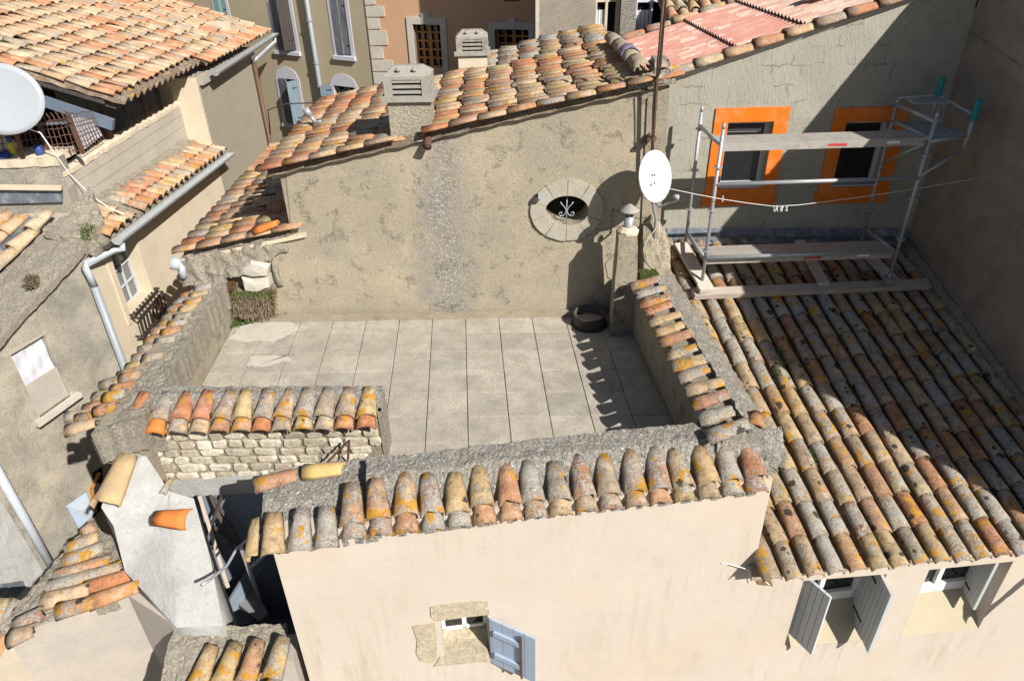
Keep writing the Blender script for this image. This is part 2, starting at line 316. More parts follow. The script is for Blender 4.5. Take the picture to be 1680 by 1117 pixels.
# ------------------------------------------------------------------ geometry helpers
class MB:
    def __init__(s): s.v = []; s.f = []
    def add(s, vs, fs):
        o = len(s.v); s.v += [tuple(v) for v in vs]; s.f += [tuple(i+o for i in f) for f in fs]; return s
    def hexa(s, p):                                    # 8 points: bottom 0-3, top 4-7
        return s.add(p, [(0,3,2,1),(4,5,6,7),(0,1,5,4),(1,2,6,5),(2,3,7,6),(3,0,4,7)])
    def box(s, a, b):
        (x0,y0,z0),(x1,y1,z1) = a, b
        return s.hexa([(x0,y0,z0),(x1,y0,z0),(x1,y1,z0),(x0,y1,z0),(x0,y0,z1),(x1,y0,z1),(x1,y1,z1),(x0,y1,z1)])
    def slabq(s, quad, ext):                           # quad extruded by a vector
        q = [V3(p) for p in quad]; e = V3(ext)
        return s.hexa([*(p+e for p in q), *q])
    def prism(s, poly, ext):
        q = [V3(p) for p in poly]; e = V3(ext); n = len(q)
        return s.add([*q, *(p+e for p in q)], [tuple(range(n)), tuple(range(2*n-1, n-1, -1))] + [(i, i+n, (i+1)%n+n, (i+1)%n) for i in range(n)])
    def beam(s, a, b, w_, h_, up=(0,0,1)):
        a = V3(a); b = V3(b); d = (b-a).normalized(); u = V3(up); x = d.cross(u).normalized(); u = x.cross(d)
        x *= w_/2; u *= h_/2
        return s.hexa([a-x-u, a+x-u, b+x-u, b-x-u, a-x+u, a+x+u, b+x+u, b-x+u])
    def tube(s, pts, r, n=8, caps=True):
        pts = [V3(p) for p in pts]; rs = r if isinstance(r, (list,tuple)) else [r]*len(pts); o = len(s.v)
        prev = None
        for i, p in enumerate(pts):
            d = (pts[min(i+1, len(pts)-1)]-pts[max(i-1, 0)]).normalized()
            if prev is None: x = d.orthogonal().normalized()
            else: x = (prev-d*prev.dot(d)).normalized()
            prev = x; y = d.cross(x)
            for k in range(n):
                a = 2*math.pi*k/n; s.v.append(tuple(p+(x*math.cos(a)+y*math.sin(a))*rs[i]))
        for i in range(len(pts)-1):
            for k in range(n):
                a = o+i*n+k; b = o+i*n+(k+1)%n; s.f.append((a, b, b+n, a+n))
        if caps:
            s.f.append(tuple(o+k for k in reversed(range(n)))); s.f.append(tuple(o+(len(pts)-1)*n+k for k in range(n)))
        return s
    def lathe(s, prof, c=(0,0,0), n=16):
        o = len(s.v); c = V3(c)
        for r, z in prof:
            for k in range(n):
                a = 2*math.pi*k/n; s.v.append((c.x+r*math.cos(a), c.y+r*math.sin(a), c.z+z))
        for i in range(len(prof)-1):
            for k in range(n):
                a = o+i*n+k; b = o+i*n+(k+1)%n; s.f.append((a, b, b+n, a+n))
        return s
    def mesh(s, name, mat, smooth=False, fix=True):
        me = bpy.data.meshes.new(name); me.from_pydata(s.v, [], s.f)
        if fix:
            bm = bmesh.new(); bm.from_mesh(me); bmesh.ops.recalc_face_normals(bm, faces=bm.faces); bm.to_mesh(me); bm.free()
        if smooth: me.polygons.foreach_set('use_smooth', [True]*len(me.polygons))
        me.materials.append(MT[mat] if isinstance(mat, str) else mat); me.update(); return me
def wloc(o):
    l = V3(o.location); 
    while o.parent: o = o.parent; l += V3(o.location)
    return l
def thing(name, label, cat, loc, group=None):
    o = bpy.data.objects.new(name, None); COL.objects.link(o); o.location = loc
    o['label'] = label; o['category'] = cat
    if group: o['group'] = group
    o.empty_display_size = .1
    return o
def place(name, me, parent=None, mw=None, kind=None, label=None):
    o = bpy.data.objects.new(name, me); COL.objects.link(o)
    mw = mw.copy() if mw else Matrix.Identity(4)
    if parent: o.parent = parent; mw = Matrix.Translation(-wloc(parent)) @ mw
    o.matrix_basis = mw
    if kind: o['kind'] = kind
    if label: o['label'] = label
    return o
def part(name, mb, mat, parent, smooth=False, kind=None, label=None, fix=True):
    return place(name, mb.mesh(name, mat, smooth, fix), parent, None, kind, label)
def solo(name, mb, mat, label, cat, group=None, smooth=False, kind=None):
    # a one-mesh thing with its origin at its base
    c = sum((V3(v) for v in mb.v), V3())/len(mb.v); c.z = min(v[2] for v in mb.v)
    mb.v = [tuple(V3(v)-c) for v in mb.v]
    o = place(name, mb.mesh(name, mat, smooth)); o.location = c
    o['label'] = label; o['category'] = cat
    if group: o['group'] = group
    if kind: o['kind'] = kind
    return o
def struct(name, mb, mat, parent=None):
    o = part(name, mb, mat, parent); 
    if not parent: o['kind'] = 'structure'
    return o

def fill(outer, holes):
    "triangles of a flat outline with holes"
    bm = bmesh.new(); loops = [outer]+list(holes); es = []
    for lp in loops:
        vs = [bm.verts.new(p) for p in lp]
        es += [bm.edges.new((vs[i], vs[(i+1)%len(vs)])) for i in range(len(vs))]
    bmesh.ops.triangle_fill(bm, use_beauty=True, use_dissolve=False, edges=es)
    bm.verts.index_update()
    vs = [v.co.copy() for v in bm.verts]; fs = [tuple(v.index for v in f.verts) for f in bm.faces]
    bm.free(); return vs, fs
def wall(outer, ext, holes=(), back=True):
    "flat wall with real openings and thickness"
    mb = MB(); outer = [V3(p) for p in outer]; holes = [[V3(p) for p in h] for h in holes]; e = V3(ext)
    vs, fs = fill(outer, holes); mb.add(vs, fs)
    if back: mb.add([v+e for v in vs], [tuple(reversed(f)) for f in fs])
    for lp in [outer]+holes:
        n = len(lp); mb.add([*lp, *(p+e for p in lp)], [(i, (i+1)%n, (i+1)%n+n, i+n) for i in range(n)])
    bm = bmesh.new(); me = bpy.data.meshes.new('t'); me.from_pydata(mb.v, [], mb.f); bm.from_mesh(me)
    bmesh.ops.remove_doubles(bm, verts=bm.verts, dist=1e-5)
    bm.verts.index_update()
    mb.v = [tuple(v.co) for v in bm.verts]; mb.f = [tuple(v.index for v in f.verts) for f in bm.faces]; bm.free(); bpy.data.meshes.remove(me)
    return mb
def rough_grid(fn, nu, nv, amp, freq, edge=True, nrm=None, skirt=0):
    "surface fn(u,v) displaced by noise; edges wander"
    mb = MB()
    for j in range(nv+1):
        for i in range(nu+1):
            p = V3(fn(i/nu, j/nv)); n = V3(nrm) if nrm else V3((0,0,1))
            d = mnoise.noise(p*freq)*amp + mnoise.noise(p*freq*3.1)*amp*.6 + mnoise.noise(p*freq*8)*amp*.3
            q = V3((mnoise.noise(p*freq*1.3+V3((9,0,0))), mnoise.noise(p*freq*1.3+V3((0,9,0))), 0))*amp*.9
            mb.v.append(tuple(p+n*d+q))
    W = nu+1
    for j in range(nv):
        for i in range(nu): mb.f.append((j*W+i, j*W+i+1, (j+1)*W+i+1, (j+1)*W+i))
    if skirt:
        ring = [i for i in range(W)]+[j*W+nu for j in range(1, nv+1)]+[nv*W+i for i in range(nu-1, -1, -1)]+[j*W for j in range(nv-1, 0, -1)]
        o = len(mb.v); e = V3(skirt)
        for r_ in ring: mb.v.append(tuple(V3(mb.v[r_])+e))
        n = len(ring)
        for k in range(n): mb.f.append((ring[k], ring[(k+1)%n], o+(k+1)%n, o+k))
    return mb

# ------------------------------------------------------------------ clay canal tiles
def tile_mesh(name, mat, L=.42, r0=.094, r1=.064, seg=8, nl=3, th=.013, wob=.004, chip=0, seed=0, arc=R(168), flat=.92):
    rg = random.Random(seed); mb = MB(); N = seg+1
    chipx = rg.uniform(.25,.75); 
    def ringp(t, r, end):
        out = []
        for k in range(N):
            a = (math.pi-arc)/2 + arc*k/seg
            y = t*L
            if end == 0: y += rg.uniform(0,.006)+ (max(0, .05-abs(k/seg-chipx)*.25)*chip)
            if end == 2: y -= rg.uniform(0,.02)
            w_ = rg.uniform(-wob, wob)
            out.append((-(r+w_)*math.cos(a), y, (r+w_)*math.sin(a)*flat))
        return out
    outer = []; 
    for j in range(nl+1):
        t = j/nl; outer.append(ringp(t, r0+(r1-r0)*t, 0 if j == 0 else (2 if j == nl else 1)))
    for ring in outer: mb.v += ring
    for ring in outer:
        for (x,y,z) in ring:
            l = math.hypot(x, z/flat) or 1; k = (l-th)/l
            mb.v.append((x*k, y, z*k-.001))
    O = len(outer)*N
    for j in range(nl):
        for k in range(seg):
            a = j*N+k; mb.f.append((a, a+1, a+N+1, a+N)); mb.f.append((O+a, O+a+N, O+a+N+1, O+a+1))
    for k in range(seg):
        mb.f.append((k, O+k, O+k+1, k+1)); a = nl*N+k; mb.f.append((a, a+1, O+a+1, O+a))
    for j in range(nl):
        a = j*N; mb.f.append((a, a+N, O+a+N, O+a)); a = j*N+seg; mb.f.append((a, O+a, O+a+N, a+N))
    me = mb.mesh(name, mat, False)
    for p in me.polygons:
        n = p.normal
    sm = [False]*len(me.polygons)
    for i in range(min(nl*seg*2, len(sm))): sm[i] = True
    me.polygons.foreach_set('use_smooth', sm)
    return me
TV = {}
def variants(mat, kind='near'):
    k = (mat, kind)
    if k not in TV:
        if kind == 'near': TV[k] = [tile_mesh('tile', mat, seed=i, chip=(0,0,.35,0,.5,0)[i], wob=.004, th=.014) for i in range(6)]
        elif kind == 'long': TV[k] = [tile_mesh('tile', mat, seed=60+i, chip=(0,0,.3,0,.4,0,0,.2)[i], r0=.086, r1=.076, wob=.0045, th=.013) for i in range(8)]
        elif kind == 'flat': TV[k] = [tile_mesh('tile', mat, seg=6, nl=1, seed=30+i, wob=.006, flat=.52) for i in range(5)]
        elif kind == 'far': TV[k] = [tile_mesh('tile', mat, seg=6, nl=1, seed=20+i, wob=.004) for i in range(4)]
    return TV[k]
def tmat(P, up, across, n, jit=1., tilt=0.):
    "tile matrix: lower end at P, Y upslope"
    y = V3(up).normalized(); z = V3(n).normalized(); x = y.cross(z).normalized(); z = x.cross(y)
    rot = Matrix((x, y, z)).transposed().to_4x4()
    j = Matrix.Rotation(random.gauss(0, R(1.3))*jit, 4, 'Z') @ Matrix.Rotation(tilt+random.gauss(0, R(.8))*jit, 4, 'X') @ Matrix.Rotation(random.gauss(0, R(2))*jit, 4, 'Y')
    return Matrix.Translation(V3(P)+x*random.gauss(0,.004)*jit) @ rot @ j
class Tiles:
    "collects tile placements of one thing; the nearest 300 become objects, the rest one joined part"
    def __init__(s): s.t = []
    def add(s, me, m, scale=1.): s.t.append((me, m @ Matrix.Diagonal((scale if not isinstance(scale, tuple) else scale[0], scale if not isinstance(scale, tuple) else scale[1], scale if not isinstance(scale, tuple) else scale[0], 1))))
    def flush(s, parent, limit=298, name='tile'):
        s.t.sort(key=lambda a: (a[1].translation-CAM).length)
        for me, m in s.t[:limit]: place(name, me, parent, m)
        rest = s.t[limit:]
        if rest:
            vs = []; fs = []; pk = []
            for me, m in rest:
                o = len(vs); p = random.random()
                vs += [tuple(m @ v.co) for v in me.vertices]
                for f in me.polygons: fs.append(tuple(i+o for i in f.vertices)); pk.append(p)
            me = bpy.data.meshes.new('far_tiles'); me.from_pydata(vs, [], fs); me.materials.append(rest[0][0].materials[0])
            a = me.attributes.new('pick', 'FLOAT', 'FACE'); a.data.foreach_set('value', pk)
            place('far_tiles', me, parent, None, 'stuff')
def inpoly(p, poly):
    x, y = p; c = False; n = len(poly)
    for i in range(n):
        x0, y0 = poly[i]; x1, y1 = poly[i-1]
        if (y0 > y) != (y1 > y) and x < (x1-x0)*(y-y0)/(y1-y0)+x0: c = not c
    return c
def roof(T, O, across, up, ncol, nrow, pitch, expo, mat, kind='near', lift=.045, tl=2.2, test=None, L=.42, rs=1., jit=1., skip=.0, bed=None, bedmat='tile', shift=.0):
    "covers in columns; O = eave corner, across and up are unit vectors on the slope"
    across = V3(across).normalized(); up = V3(up).normalized(); n = across.cross(up).normalized()
    if n.z < 0: n = -n
    vs = variants(mat, kind)
    for c in range(ncol):
        sh = random.uniform(-.04,.04)+shift*(c%2)
        for r_ in range(nrow):
            P = V3(O)+across*((c+.5)*pitch)+up*(r_*expo+(sh if r_ else random.uniform(-.015,.015)))
            Q = P+up*.15
            if test and not test(Q): continue
            if random.random() < skip: continue
            m = tmat(P+n*lift, up, across, n, jit, tilt=-R(tl))
            T.add(random.choice(vs), m, (rs*random.uniform(.96,1.04), L/.42))
    if bed:
        # the channel tiles between the covers: one corrugated sheet of under-tiles
        mb = MB(); K = 6; nu = ncol*K; nv = nrow*2
        for j in range(nv+1):
            for i in range(nu+1):
                ph = i/K
                z = -.012 + .042*(math.cos(2*math.pi*(ph-.5)))+ (.016 if j%2 else 0)
                p = V3(O)+across*(ph*pitch)+up*((j//2)*expo+ (expo*.98 if j%2 == 0 and j else 0) - (0 if j%2 == 0 else 0))
                p = V3(O)+across*(ph*pitch)+up*(j*expo/2+(.09 if j == 0 else 0))
                mb.v.append(tuple(p+n*(z+mnoise.noise(p*6)*.008)))
        W = nu+1
        for j in range(nv):
            for i in range(nu):
                if test:
                    q = (V3(mb.v[j*W+i])+V3(mb.v[(j+1)*W+i+1]))/2
                    if not test(q): continue
                mb.f.append((j*W+i, j*W+i+1, (j+1)*W+i+1, (j+1)*W+i))
        return mb
    return None
Z3 = V3((0,0,1))

# ================================================================== GROUND
struct('ground', MB().box((-120,-60,-7.4),(120,160,-7.0)), 'street')

# ================================================================== TERRACE HOUSE
ZE = .38
a1 = hz(1275,808,ZE); a2 = hz(440,905,ZE)
FD = (a1-a2).normalized(); FN = V3((FD.y,-FD.x,0))            # along the front, and outwards
FA = a1-FN*.10; FB = a2-FN*.10                               # front wall line
fz = lambda x, y: vt(x, y, FA, FB)
house = thing('terraced_house', 'cream plastered town house in front with a slabbed roof terrace behind tiled parapets', 'house', ((FA.x+FB.x)/2, FA.y+.3, -7))
BACKY = 7.95
# slab floor: a piece of the setting with each slab its own object
fl = part('terrace_floor', MB().prism([(-3.72,8.2,-.06),(1.75,8.2,-.06),(1.95,4.3,-.06),(-1.22,4.3,-.06),(-1.22,5.3,-.06),(-3.6,5.3,-.06)], (0,0,-.2)), 'joint', None)
fl['kind'] = 'structure'
WB0 = hz(440,517,0); WB1 = hz(1000,512,0)
u_ = V3((math.cos(R(-1.2)), math.sin(R(-1.2)), 0)); v_ = V3((-math.sin(R(3.2)), math.cos(R(3.2)), 0))
O_ = hz(709.8,518.9,0); SP = .427
slab_me = []
for k in range(6):
    rg = random.Random(k); mb = MB(); hw = SP/2-.0028; q = .004
    c = [u_*(a_*hw)+v_*(b_*hw) for a_, b_ in ((-1,-1),(1,-1),(1,1),(-1,1))]
    c = [p-u_*(.0015*rg.random()*(1 if p.x > 0 else -1)) for p in c]
    mb.add([p+V3((0,0,-.05)) for p in c]+[p+V3((0,0,-q)) for p in c]+[p*(1-q/hw) for p in c], [(0,1,5,4),(1,2,6,5),(2,3,7,6),(3,0,4,7),(4,5,9,8),(5,6,10,9),(6,7,11,10),(7,4,8,11),(8,9,10,11)])
    slab_me.append(mb.mesh('slab', 'slab'))
for i in range(-8, 7):
    for j in range(0, 9):
        c = O_+u_*((i+.5)*SP)-v_*((j+.5)*(SP-.0035)+.0)
        if inpoly((c.x, c.y), [(-3.62,8.1),(1.52,8.1),(1.62,6.0),(1.78,4.4),(-1.35,4.4),(-1.30,5.43),(-3.75,5.43)]):
            m = Matrix.Translation(c+V3((0,0,random.uniform(-.004,.002)))) @ Matrix.Rotation(random.gauss(0,R(.25)), 4, 'X')
            place('slab', random.choice(slab_me), fl, m)
# patches of smooth cement at the back-left corner
def jitter(pts):
    out = []
    for i, p in enumerate(pts):
        q = pts[(i+1)%len(pts)]
        for k in range(6): out.append((p[0]+(q[0]-p[0])*k/6+random.uniform(-2.5,2.5), p[1]+(q[1]-p[1])*k/6+random.uniform(-1.6,1.6)))
    return out
for pts in ([(385,545),(375,556),(450,560),(490,538),(470,525),(400,528)],[(405,600),(412,585),(470,582),(480,590),(430,600)]):
    part('cement_patch', MB().prism([hz(x,y,.003) for x,y in jitter(pts)], (0,0,-.01)), 'patch', fl)

# ---- parapet bodies
PT = .70                                                     # parapet core top
fin = lambda t, off: FA+(FB-FA)*t-FN*off
def quadz(pts, z0, z1):
    mb = MB(); b = [V3((p[0],p[1],z0)) for p in pts]; t = [V3((p[0],p[1],z1)) for p in pts]
    n = len(pts); mb.add(b+t, [tuple(range(n)), tuple(range(n,2*n))]+[(i,(i+1)%n,(i+1)%n+n,i+n) for i in range(n)]); return mb
# small window cut out of the front wall
wq = [fz(717,1014), fz(800,1008), fz(803,1052), fz(722,1060)]
def rect_on(A, B, x0, x1, z0, z1, off=0):
    "points of a rectangle in the vertical plane A-B given by distance from A along AB and heights"
    d = (V3(B)-V3(A)).normalized(); n = d.cross(Z3)
    return [V3((A.x,A.y,0))+d*x0+Z3*z0+n*off, V3((A.x,A.y,0))+d*x1+Z3*z0+n*off, V3((A.x,A.y,0))+d*x1+Z3*z1+n*off, V3((A.x,A.y,0))+d*x0+Z3*z1+n*off]
FBB = V3((FB.x,FB.y,0)); 
def fc(x, y):
    p = fz(x, y); return ((p-FBB).dot(FD), p.z)
sx0, sz1 = fc(722,1012); sx1, _ = fc(800,1008); _, sz0 = fc(745,1082)
right_end = 4.4                                              # the wing continues flush in the same wall
FE = FB+FD*9.0
(wa0,_),(wa1,_),(wb0,_),(wb1,_) = fc(1316,960),fc(1452,950),fc(1520,945),fc(1655,935)
wza, wzb = fc(1290,1055)[1], fc(1400,955)[1]+.02
L0 = (FA-FB).length
outer = [FBB+Z3*-7, FBB+FD*9+Z3*-7, FBB+FD*9+Z3*-.72, FBB+FD*(L0+.02)+Z3*-.60, FBB+FD*L0+Z3*.44, FBB+Z3*.44]
# the plaster wall: house and wing read as one wall
h1 = rect_on(FB, FA, sx0, sx1, sz0, sz1)
hw1 = [FBB+FD*wa0+Z3*-1.93, FBB+FD*wa1+Z3*-2.0, FBB+FD*wa1+Z3*-.98, FBB+FD*wa0+Z3*-.92]
hw2 = [FBB+FD*wb0+Z3*-2.02, FBB+FD*wb1+Z3*-2.08, FBB+FD*wb1+Z3*-1.04, FBB+FD*wb0+Z3*-1.0]
part('front_wall', wall(outer, -FN*.34, [h1, hw1, hw2]), 'front', house)
part('side_wall', MB().prism([FBB-FN*.345+Z3*-7, FBB-FN*4.0+Z3*-7, FBB-FN*4.0+Z3*-.3, FBB-FN*1.3+Z3*-.3, FBB-FN*.6+Z3*.36, FBB-FN*.345+Z3*.42], FD*.25), 'front', house)
# back of the front parapet
part('front_parapet', quadz([fin(.0,.335), fin(.0,.47), fin(.795,.47), fin(.795,.335)], -.3, .66), 'parapet', house)
# right parapet: inner face runs from (1.48,7.35) to (1.64,5.39) and on to the front
RI = lambda y: 1.48+(7.35-y)*.0816
RO = lambda y: RI(y)+.50
part('right_parapet', quadz([(RI(4.5),4.5),(RI(7.95)-.0,7.93),(RO(7.95),7.93),(RO(4.5),4.5)], -3, .66), 'parapet', house)
# left parapet
LI = lambda y: -3.59+(7.89-y)*.06
part('left_parapet', quadz([(LI(7.93),7.93),(LI(5.1),5.1),(LI(5.1)-.36,5.1),(LI(7.93)-.36,7.93)], -7, .56), 'parapet', house)
# raised front-left parapet
RX0, RX1 = -3.62, -1.24
part('rubble_backing', quadz([(RX0-.3,5.24),(RX1,5.24),(RX1,5.42),(RX0-.3,5.42)], -7, .52), 'crust_tan', house)
part('wall_end', quadz([(RX1-.03,5.225),(RX1+.02,5.225),(RX1+.02,5.44),(RX1-.03,5.44)], -.08, .52), 'crust_tan', house)

def crust(name, path_in, path_out, mat, parent, amp=.022, freq=9, nu=80, nv=8, skirt=(0,0,-.12), mid=None, mv=.4):
    "a strip of rough mortar between two polylines (lists of points)"
    def lerp(path, t):
        n = len(path)-1; k = min(int(t*n), n-1); return V3(path[k]).lerp(V3(path[k+1]), t*n-k)
    def f(u, v):
        if mid: return lerp(path_in, u).lerp(lerp(mid, u), v/mv) if v < mv else lerp(mid, u).lerp(lerp(path_out, u), (v-mv)/(1-mv))
        return lerp(path_in, u).lerp(lerp(path_out, u), v)+Z3*math.sin(v*math.pi)*.02
    mb = rough_grid(f, nu, nv, amp, freq, skirt=skirt)
    return part(name, mb, mat, parent, smooth=False)
P2 = lambda p, z: V3((p[0], p[1], z))
# front parapet cap: wide at the back, runs down below the tiles
crust('mortar_cap', [P2(fin(0,.50),.70), P2(fin(.45,.51),.70), P2(fin(.815,.50),.68)], [P2(fin(0,.0),.40), P2(fin(.815,.0),.40)], 'crust', house, .014, 10, 240, 22, mid=[P2(fin(0,.30),.69), P2(fin(.815,.31),.67)])
crust('mortar_cap', [P2(fin(.79,.62),.60), P2(fin(1.02,.62),.56)], [P2(fin(.79,.0),.37), P2(fin(1.02,.0),.36)], 'crust', house, .018, 10, 60, 26, mid=[P2(fin(.79,.30),.54), P2(fin(1.02,.30),.52)])
crust('mortar_cap', [(RI(4.5)+.0,4.60,.745),(RO(4.5)+.04,4.60,.745)], [(RI(4.5)-.03,4.44,.60),(RO(4.5)+.05,4.44,.58)], 'crust', house, .02, 10, 40, 14, (0,0,-.14))
# right parapet: outer mortar
crust('mortar_cap', [(RI(7.7)+.22,7.75,.74),(RI(6)+.24,6.0,.78),(RI(4.55)+.25,4.55,.78)], [(RO(7.7)+.05,7.75,.62),(RO(6)+.04,6.0,.62),(RO(4.55)+.03,4.55,.60)], 'crust', house, .022, 9, 150, 14, (0,0,-.3))
part('mortar_bed', quadz([(RI(4.5)+.02,4.5),(RI(7.7),7.7),(RO(7.7)-.15,7.7),(RO(4.5)-.15,4.5)], .6, .71), 'crust_tan', house)
# left parapet top
crust('mortar_cap', [(LI(7.93)+.03,7.93,.60),(LI(6.5)+.03,6.5,.60),(LI(5.0)+.03,5.05,.62)], [(LI(7.93)-.40,7.93,.50),(LI(6.5)-.42,6.5,.50),(LI(5.0)-.42,5.0,.50)], 'crust_tan', house, .024, 8, 150, 18, (0,0,-.35))
# raised parapet top
crust('mortar_cap', [(RX0+.0,5.56,.63),(RX1+.01,5.50,.63)], [(RX0-.1,5.24,.47),(RX1+.01,5.24,.47)], 'crust', house, .014, 10, 130, 16, (0,0,-.06), mid=[(RX0,5.44,.62),(RX1+.01,5.42,.62)])
crust('mortar_cap', [(LI(5.3)-.45,5.75,.56),(LI(5.3)+.1,5.6,.62)], [(LI(5.3)-.5,5.12,.34),(LI(5.3)+.12,5.20,.44)], 'crust_tan', house, .03, 7, 40, 30, (0,0,-.3))

T = Tiles(); NV = variants('tile_front')
NFL = [tile_mesh('tile', 'tile_front', seed=90+i, chip=(0,.5,0,1,0,.3)[i], flat=.68, th=.022, wob=.006) for i in range(6)]
# front parapet: two overlapping tiles per column
PF = .2035; ncf = int(L0/PF)
for c in range(ncf+1):
    base = FBB+FD*(c*PF+.03)
    left = c < 3
    slope = R(29); up = -FN*math.cos(slope)+Z3*math.sin(slope); n = FD.cross(up).normalized(); n = n if n.z > 0 else -n
    if not left:
        T.add(random.choice(NV), tmat(base+FN*.10+Z3*(ZE+.015)+n*-.03, up, FD, n, .8), (1.06, .62))
        T.add(random.choice(NV), tmat(base+FN*.10+Z3*(ZE+.015)+up*random.uniform(.09,.13)+n*.034, up, FD, n, 1.4, -R(6)), (1.07, .88+random.uniform(-.07,.06)))
    else:
        T.add(random.choice(NV), tmat(base+FN*.13+Z3*(ZE-.02), up, FD, n, 1.2), (1.04, .80))
# end tile lying on its side at the left corner
T.add(NV[0], tmat(FBB+FN*.13-FD*.10+Z3*(ZE-.03), -FN*math.cos(R(24))+Z3*math.sin(R(24)), FD, (-.8,-.1,.6), .3), (.9,.75))
# right parapet tiles, falling towards the terrace
for k in range(14):
    y = 7.22-k*.207
    if y < 4.52: break
    sl = R(17); up = V3((math.cos(sl), .08, math.sin(sl))).normalized(); n = V3((-math.sin(sl), 0, math.cos(sl)))
    T.add(random.choice(NFL), tmat((RI(y)-.11, y, .715+random.uniform(-.012,.012)), up, (0,1,0), n, 2.4), (.98, .84+random.uniform(-.08,.06)))
T.add(NV[3], tmat((RI(4.5)+.32,4.62,.70), V3((.3,1,.1)), (1,0,0), Z3, 1), (.9,.5))
# left parapet tiles, falling outwards (left)
for k in range(16):
    y = 7.75-k*.175
    if y < 5.0: break
    sl = R(16); up = V3((math.cos(sl), .12, math.sin(sl))).normalized(); n = V3((-math.sin(sl), 0, math.cos(sl)))
    x = LI(y)-.42-(.10 if y < 6 else 0)-(7.75-y)*.03
    T.add(random.choice(NV), tmat((x-.10, y, .42+random.uniform(-.01,.01)), up, (0,1,0), n, 1.8), (1.0, .72))
    if random.random() < .8:
        T.add(random.choice(NV), tmat((x+.10, y+.02, .50+random.uniform(-.01,.01)), up, (0,1,0), n, 2.2), (1.0, .55))
T.add(NV[1], tmat(hz(110,688,.42), V3((.95,.18,.10)), (0,1,0), Z3, 1), (.85,.55))
T.add(NV[2], tmat(hz(135,690,.44), V3((.95,.18,.10)), (0,1,0), Z3, 1), (.9,.8))
T.add(NV[4], tmat(hz(190,665,.46), V3((.97,.18,.05)), (0,1,0), Z3, 1), (.8,.6))
# raised parapet tiles
NR = variants('tile_red')
for c in range(12):
    x = RX0+.12+c*.193
    sl = R(28); up = V3((0, math.cos(sl), math.sin(sl))); n = V3((0,-math.sin(sl), math.cos(sl)))
    T.add(random.choice(NR), tmat((x,5.10+random.uniform(-.01,.01),.385)+0*n if False else V3((x,5.10+random.uniform(-.01,.01),.40)), up, (1,0,0), n, 1.6), (1.03,.62))
    T.add(random.choice(NR), tmat(V3((x,5.10,.40))+up*.11+n*.032, up, (1,0,0), n, 2., -R(8)), (1.05,.80))
T.add(NR[2], tmat(V3((RX0-.10,5.12,.36)), V3((.15,.9,.35)), (1,0,0), V3((0,-.4,.9)), 1), (.95,.8))
# two loose tiles laid flat over the gap between the parapets
pA = hz(420,800,.50); pB = hz(505,775,.56)
T.add(NV[2], tmat(pA, (pB-pA), (0,1,0), Z3, .3), (1.05,.85))
T.flush(house)
yl = tile_mesh('tile', plain('new_yellow_clay', (.56,.40,.16), .8, 0, .25, 30, .002), seed=3, chip=0)
pA = hz(500,778,.56); pB = hz(582,768,.60)
place('tile', yl, house, tmat(pA, pB-pA, (0,1,0), Z3, .3) @ Matrix.Diagonal((1,.8,1,1)), None, 'new plain yellow tile')
og = tile_mesh('tile', plain('new_orange_clay', (.62,.20,.05), .75, 0, .15, 30, .001), seed=5, chip=0)
place('tile', og, house, tmat(V3((RX0+.12+.193*1,5.07,.415)), V3((0,.91,.4)), (1,0,0), V3((0,-.4,.91)), .5) @ Matrix.Diagonal((1.03,.5,1.03,1)), None, 'new bright orange tile')

# rubble stones on the raised parapet's face: each stone a part
stone_me = []
for k in range(10):
    rg = random.Random(50+k); n = 9; mb = MB(); pts = []
    for i in range(n):
        a = 2*math.pi*i/n; ex = .38
        cx = math.copysign(abs(math.cos(a))**ex, math.cos(a))*.5; cz = math.copysign(abs(math.sin(a))**ex, math.sin(a))*.5
        pts.append((cx*rg.uniform(.84,1.0), cz*rg.uniform(.72,1.0)))
    for sc_, y in ((1,.05),(1,-.012),(.82,-.03)):
        mb.v += [(x*sc_, y+(rg.uniform(-.004,.004)), z*sc_) for x, z in pts]
    for r_ in range(2):
        for i in range(n): mb.f.append((r_*n+i, r_*n+(i+1)%n, (r_+1)*n+(i+1)%n, (r_+1)*n+i))
    mb.f.append(tuple(2*n+i for i in range(n)))
    stone_me.append(mb.mesh('stone', 'rubble', False))
z = .43; nst = 0
rowh = [.10,.095,.11,.09,.095,.105,.09,.095,.09]
for ri, hh in enumerate(rowh):
    z -= hh; x = RX0-.30+random.uniform(0,.08)
    if ri > 6: xmax = -2.4
    while x < RX1-.05:
        wd = random.uniform(.13,.29)
        if x+wd > RX1: break
        zz = z+random.uniform(-.008,.008)
        m = Matrix.Translation((x+wd/2, 5.235, zz+hh/2)) @ Matrix.Rotation(random.gauss(0,R(3)), 4, 'Y') @ Matrix.Diagonal((wd*.97, 1, hh*random.uniform(.88,.98), 1))
        if not (zz < -.33 and x > -3.5): place('stone', random.choice(stone_me), house, m)
        x += wd+random.uniform(.0,.01)
# whitewashed lintel over the stair opening
pl = [vy(262,793,5.2), vy(425,778,5.2), vy(425,808,5.2), vy(275,816,5.2)]
part('lintel', MB().slabq(pl, (0,.3,0)), 'whitewash', house)
part('cement_block', MB().slabq([hz(598,752,.10), hz(645,745,.10), hz(650,762,.10), hz(600,768,.10)], (0,0,-.25)), 'crust_tan', house)
# small pale gutter strip at the foot of the gable and right parapet
part('skirting', MB().prism([(-3.3,7.86,.0),(1.2,7.84,.0),(1.2,7.84,.05),(-3.3,7.86,.05)], (0,.10,0)), 'parapet', house)
part('skirting', MB().prism([(RI(7.3)-.04,7.3,0),(RI(4.6)-.04,4.6,0),(RI(4.6)-.04,4.6,.05),(RI(7.3)-.04,7.3,.05)], (.05,0,0)), 'crust_tan', house)
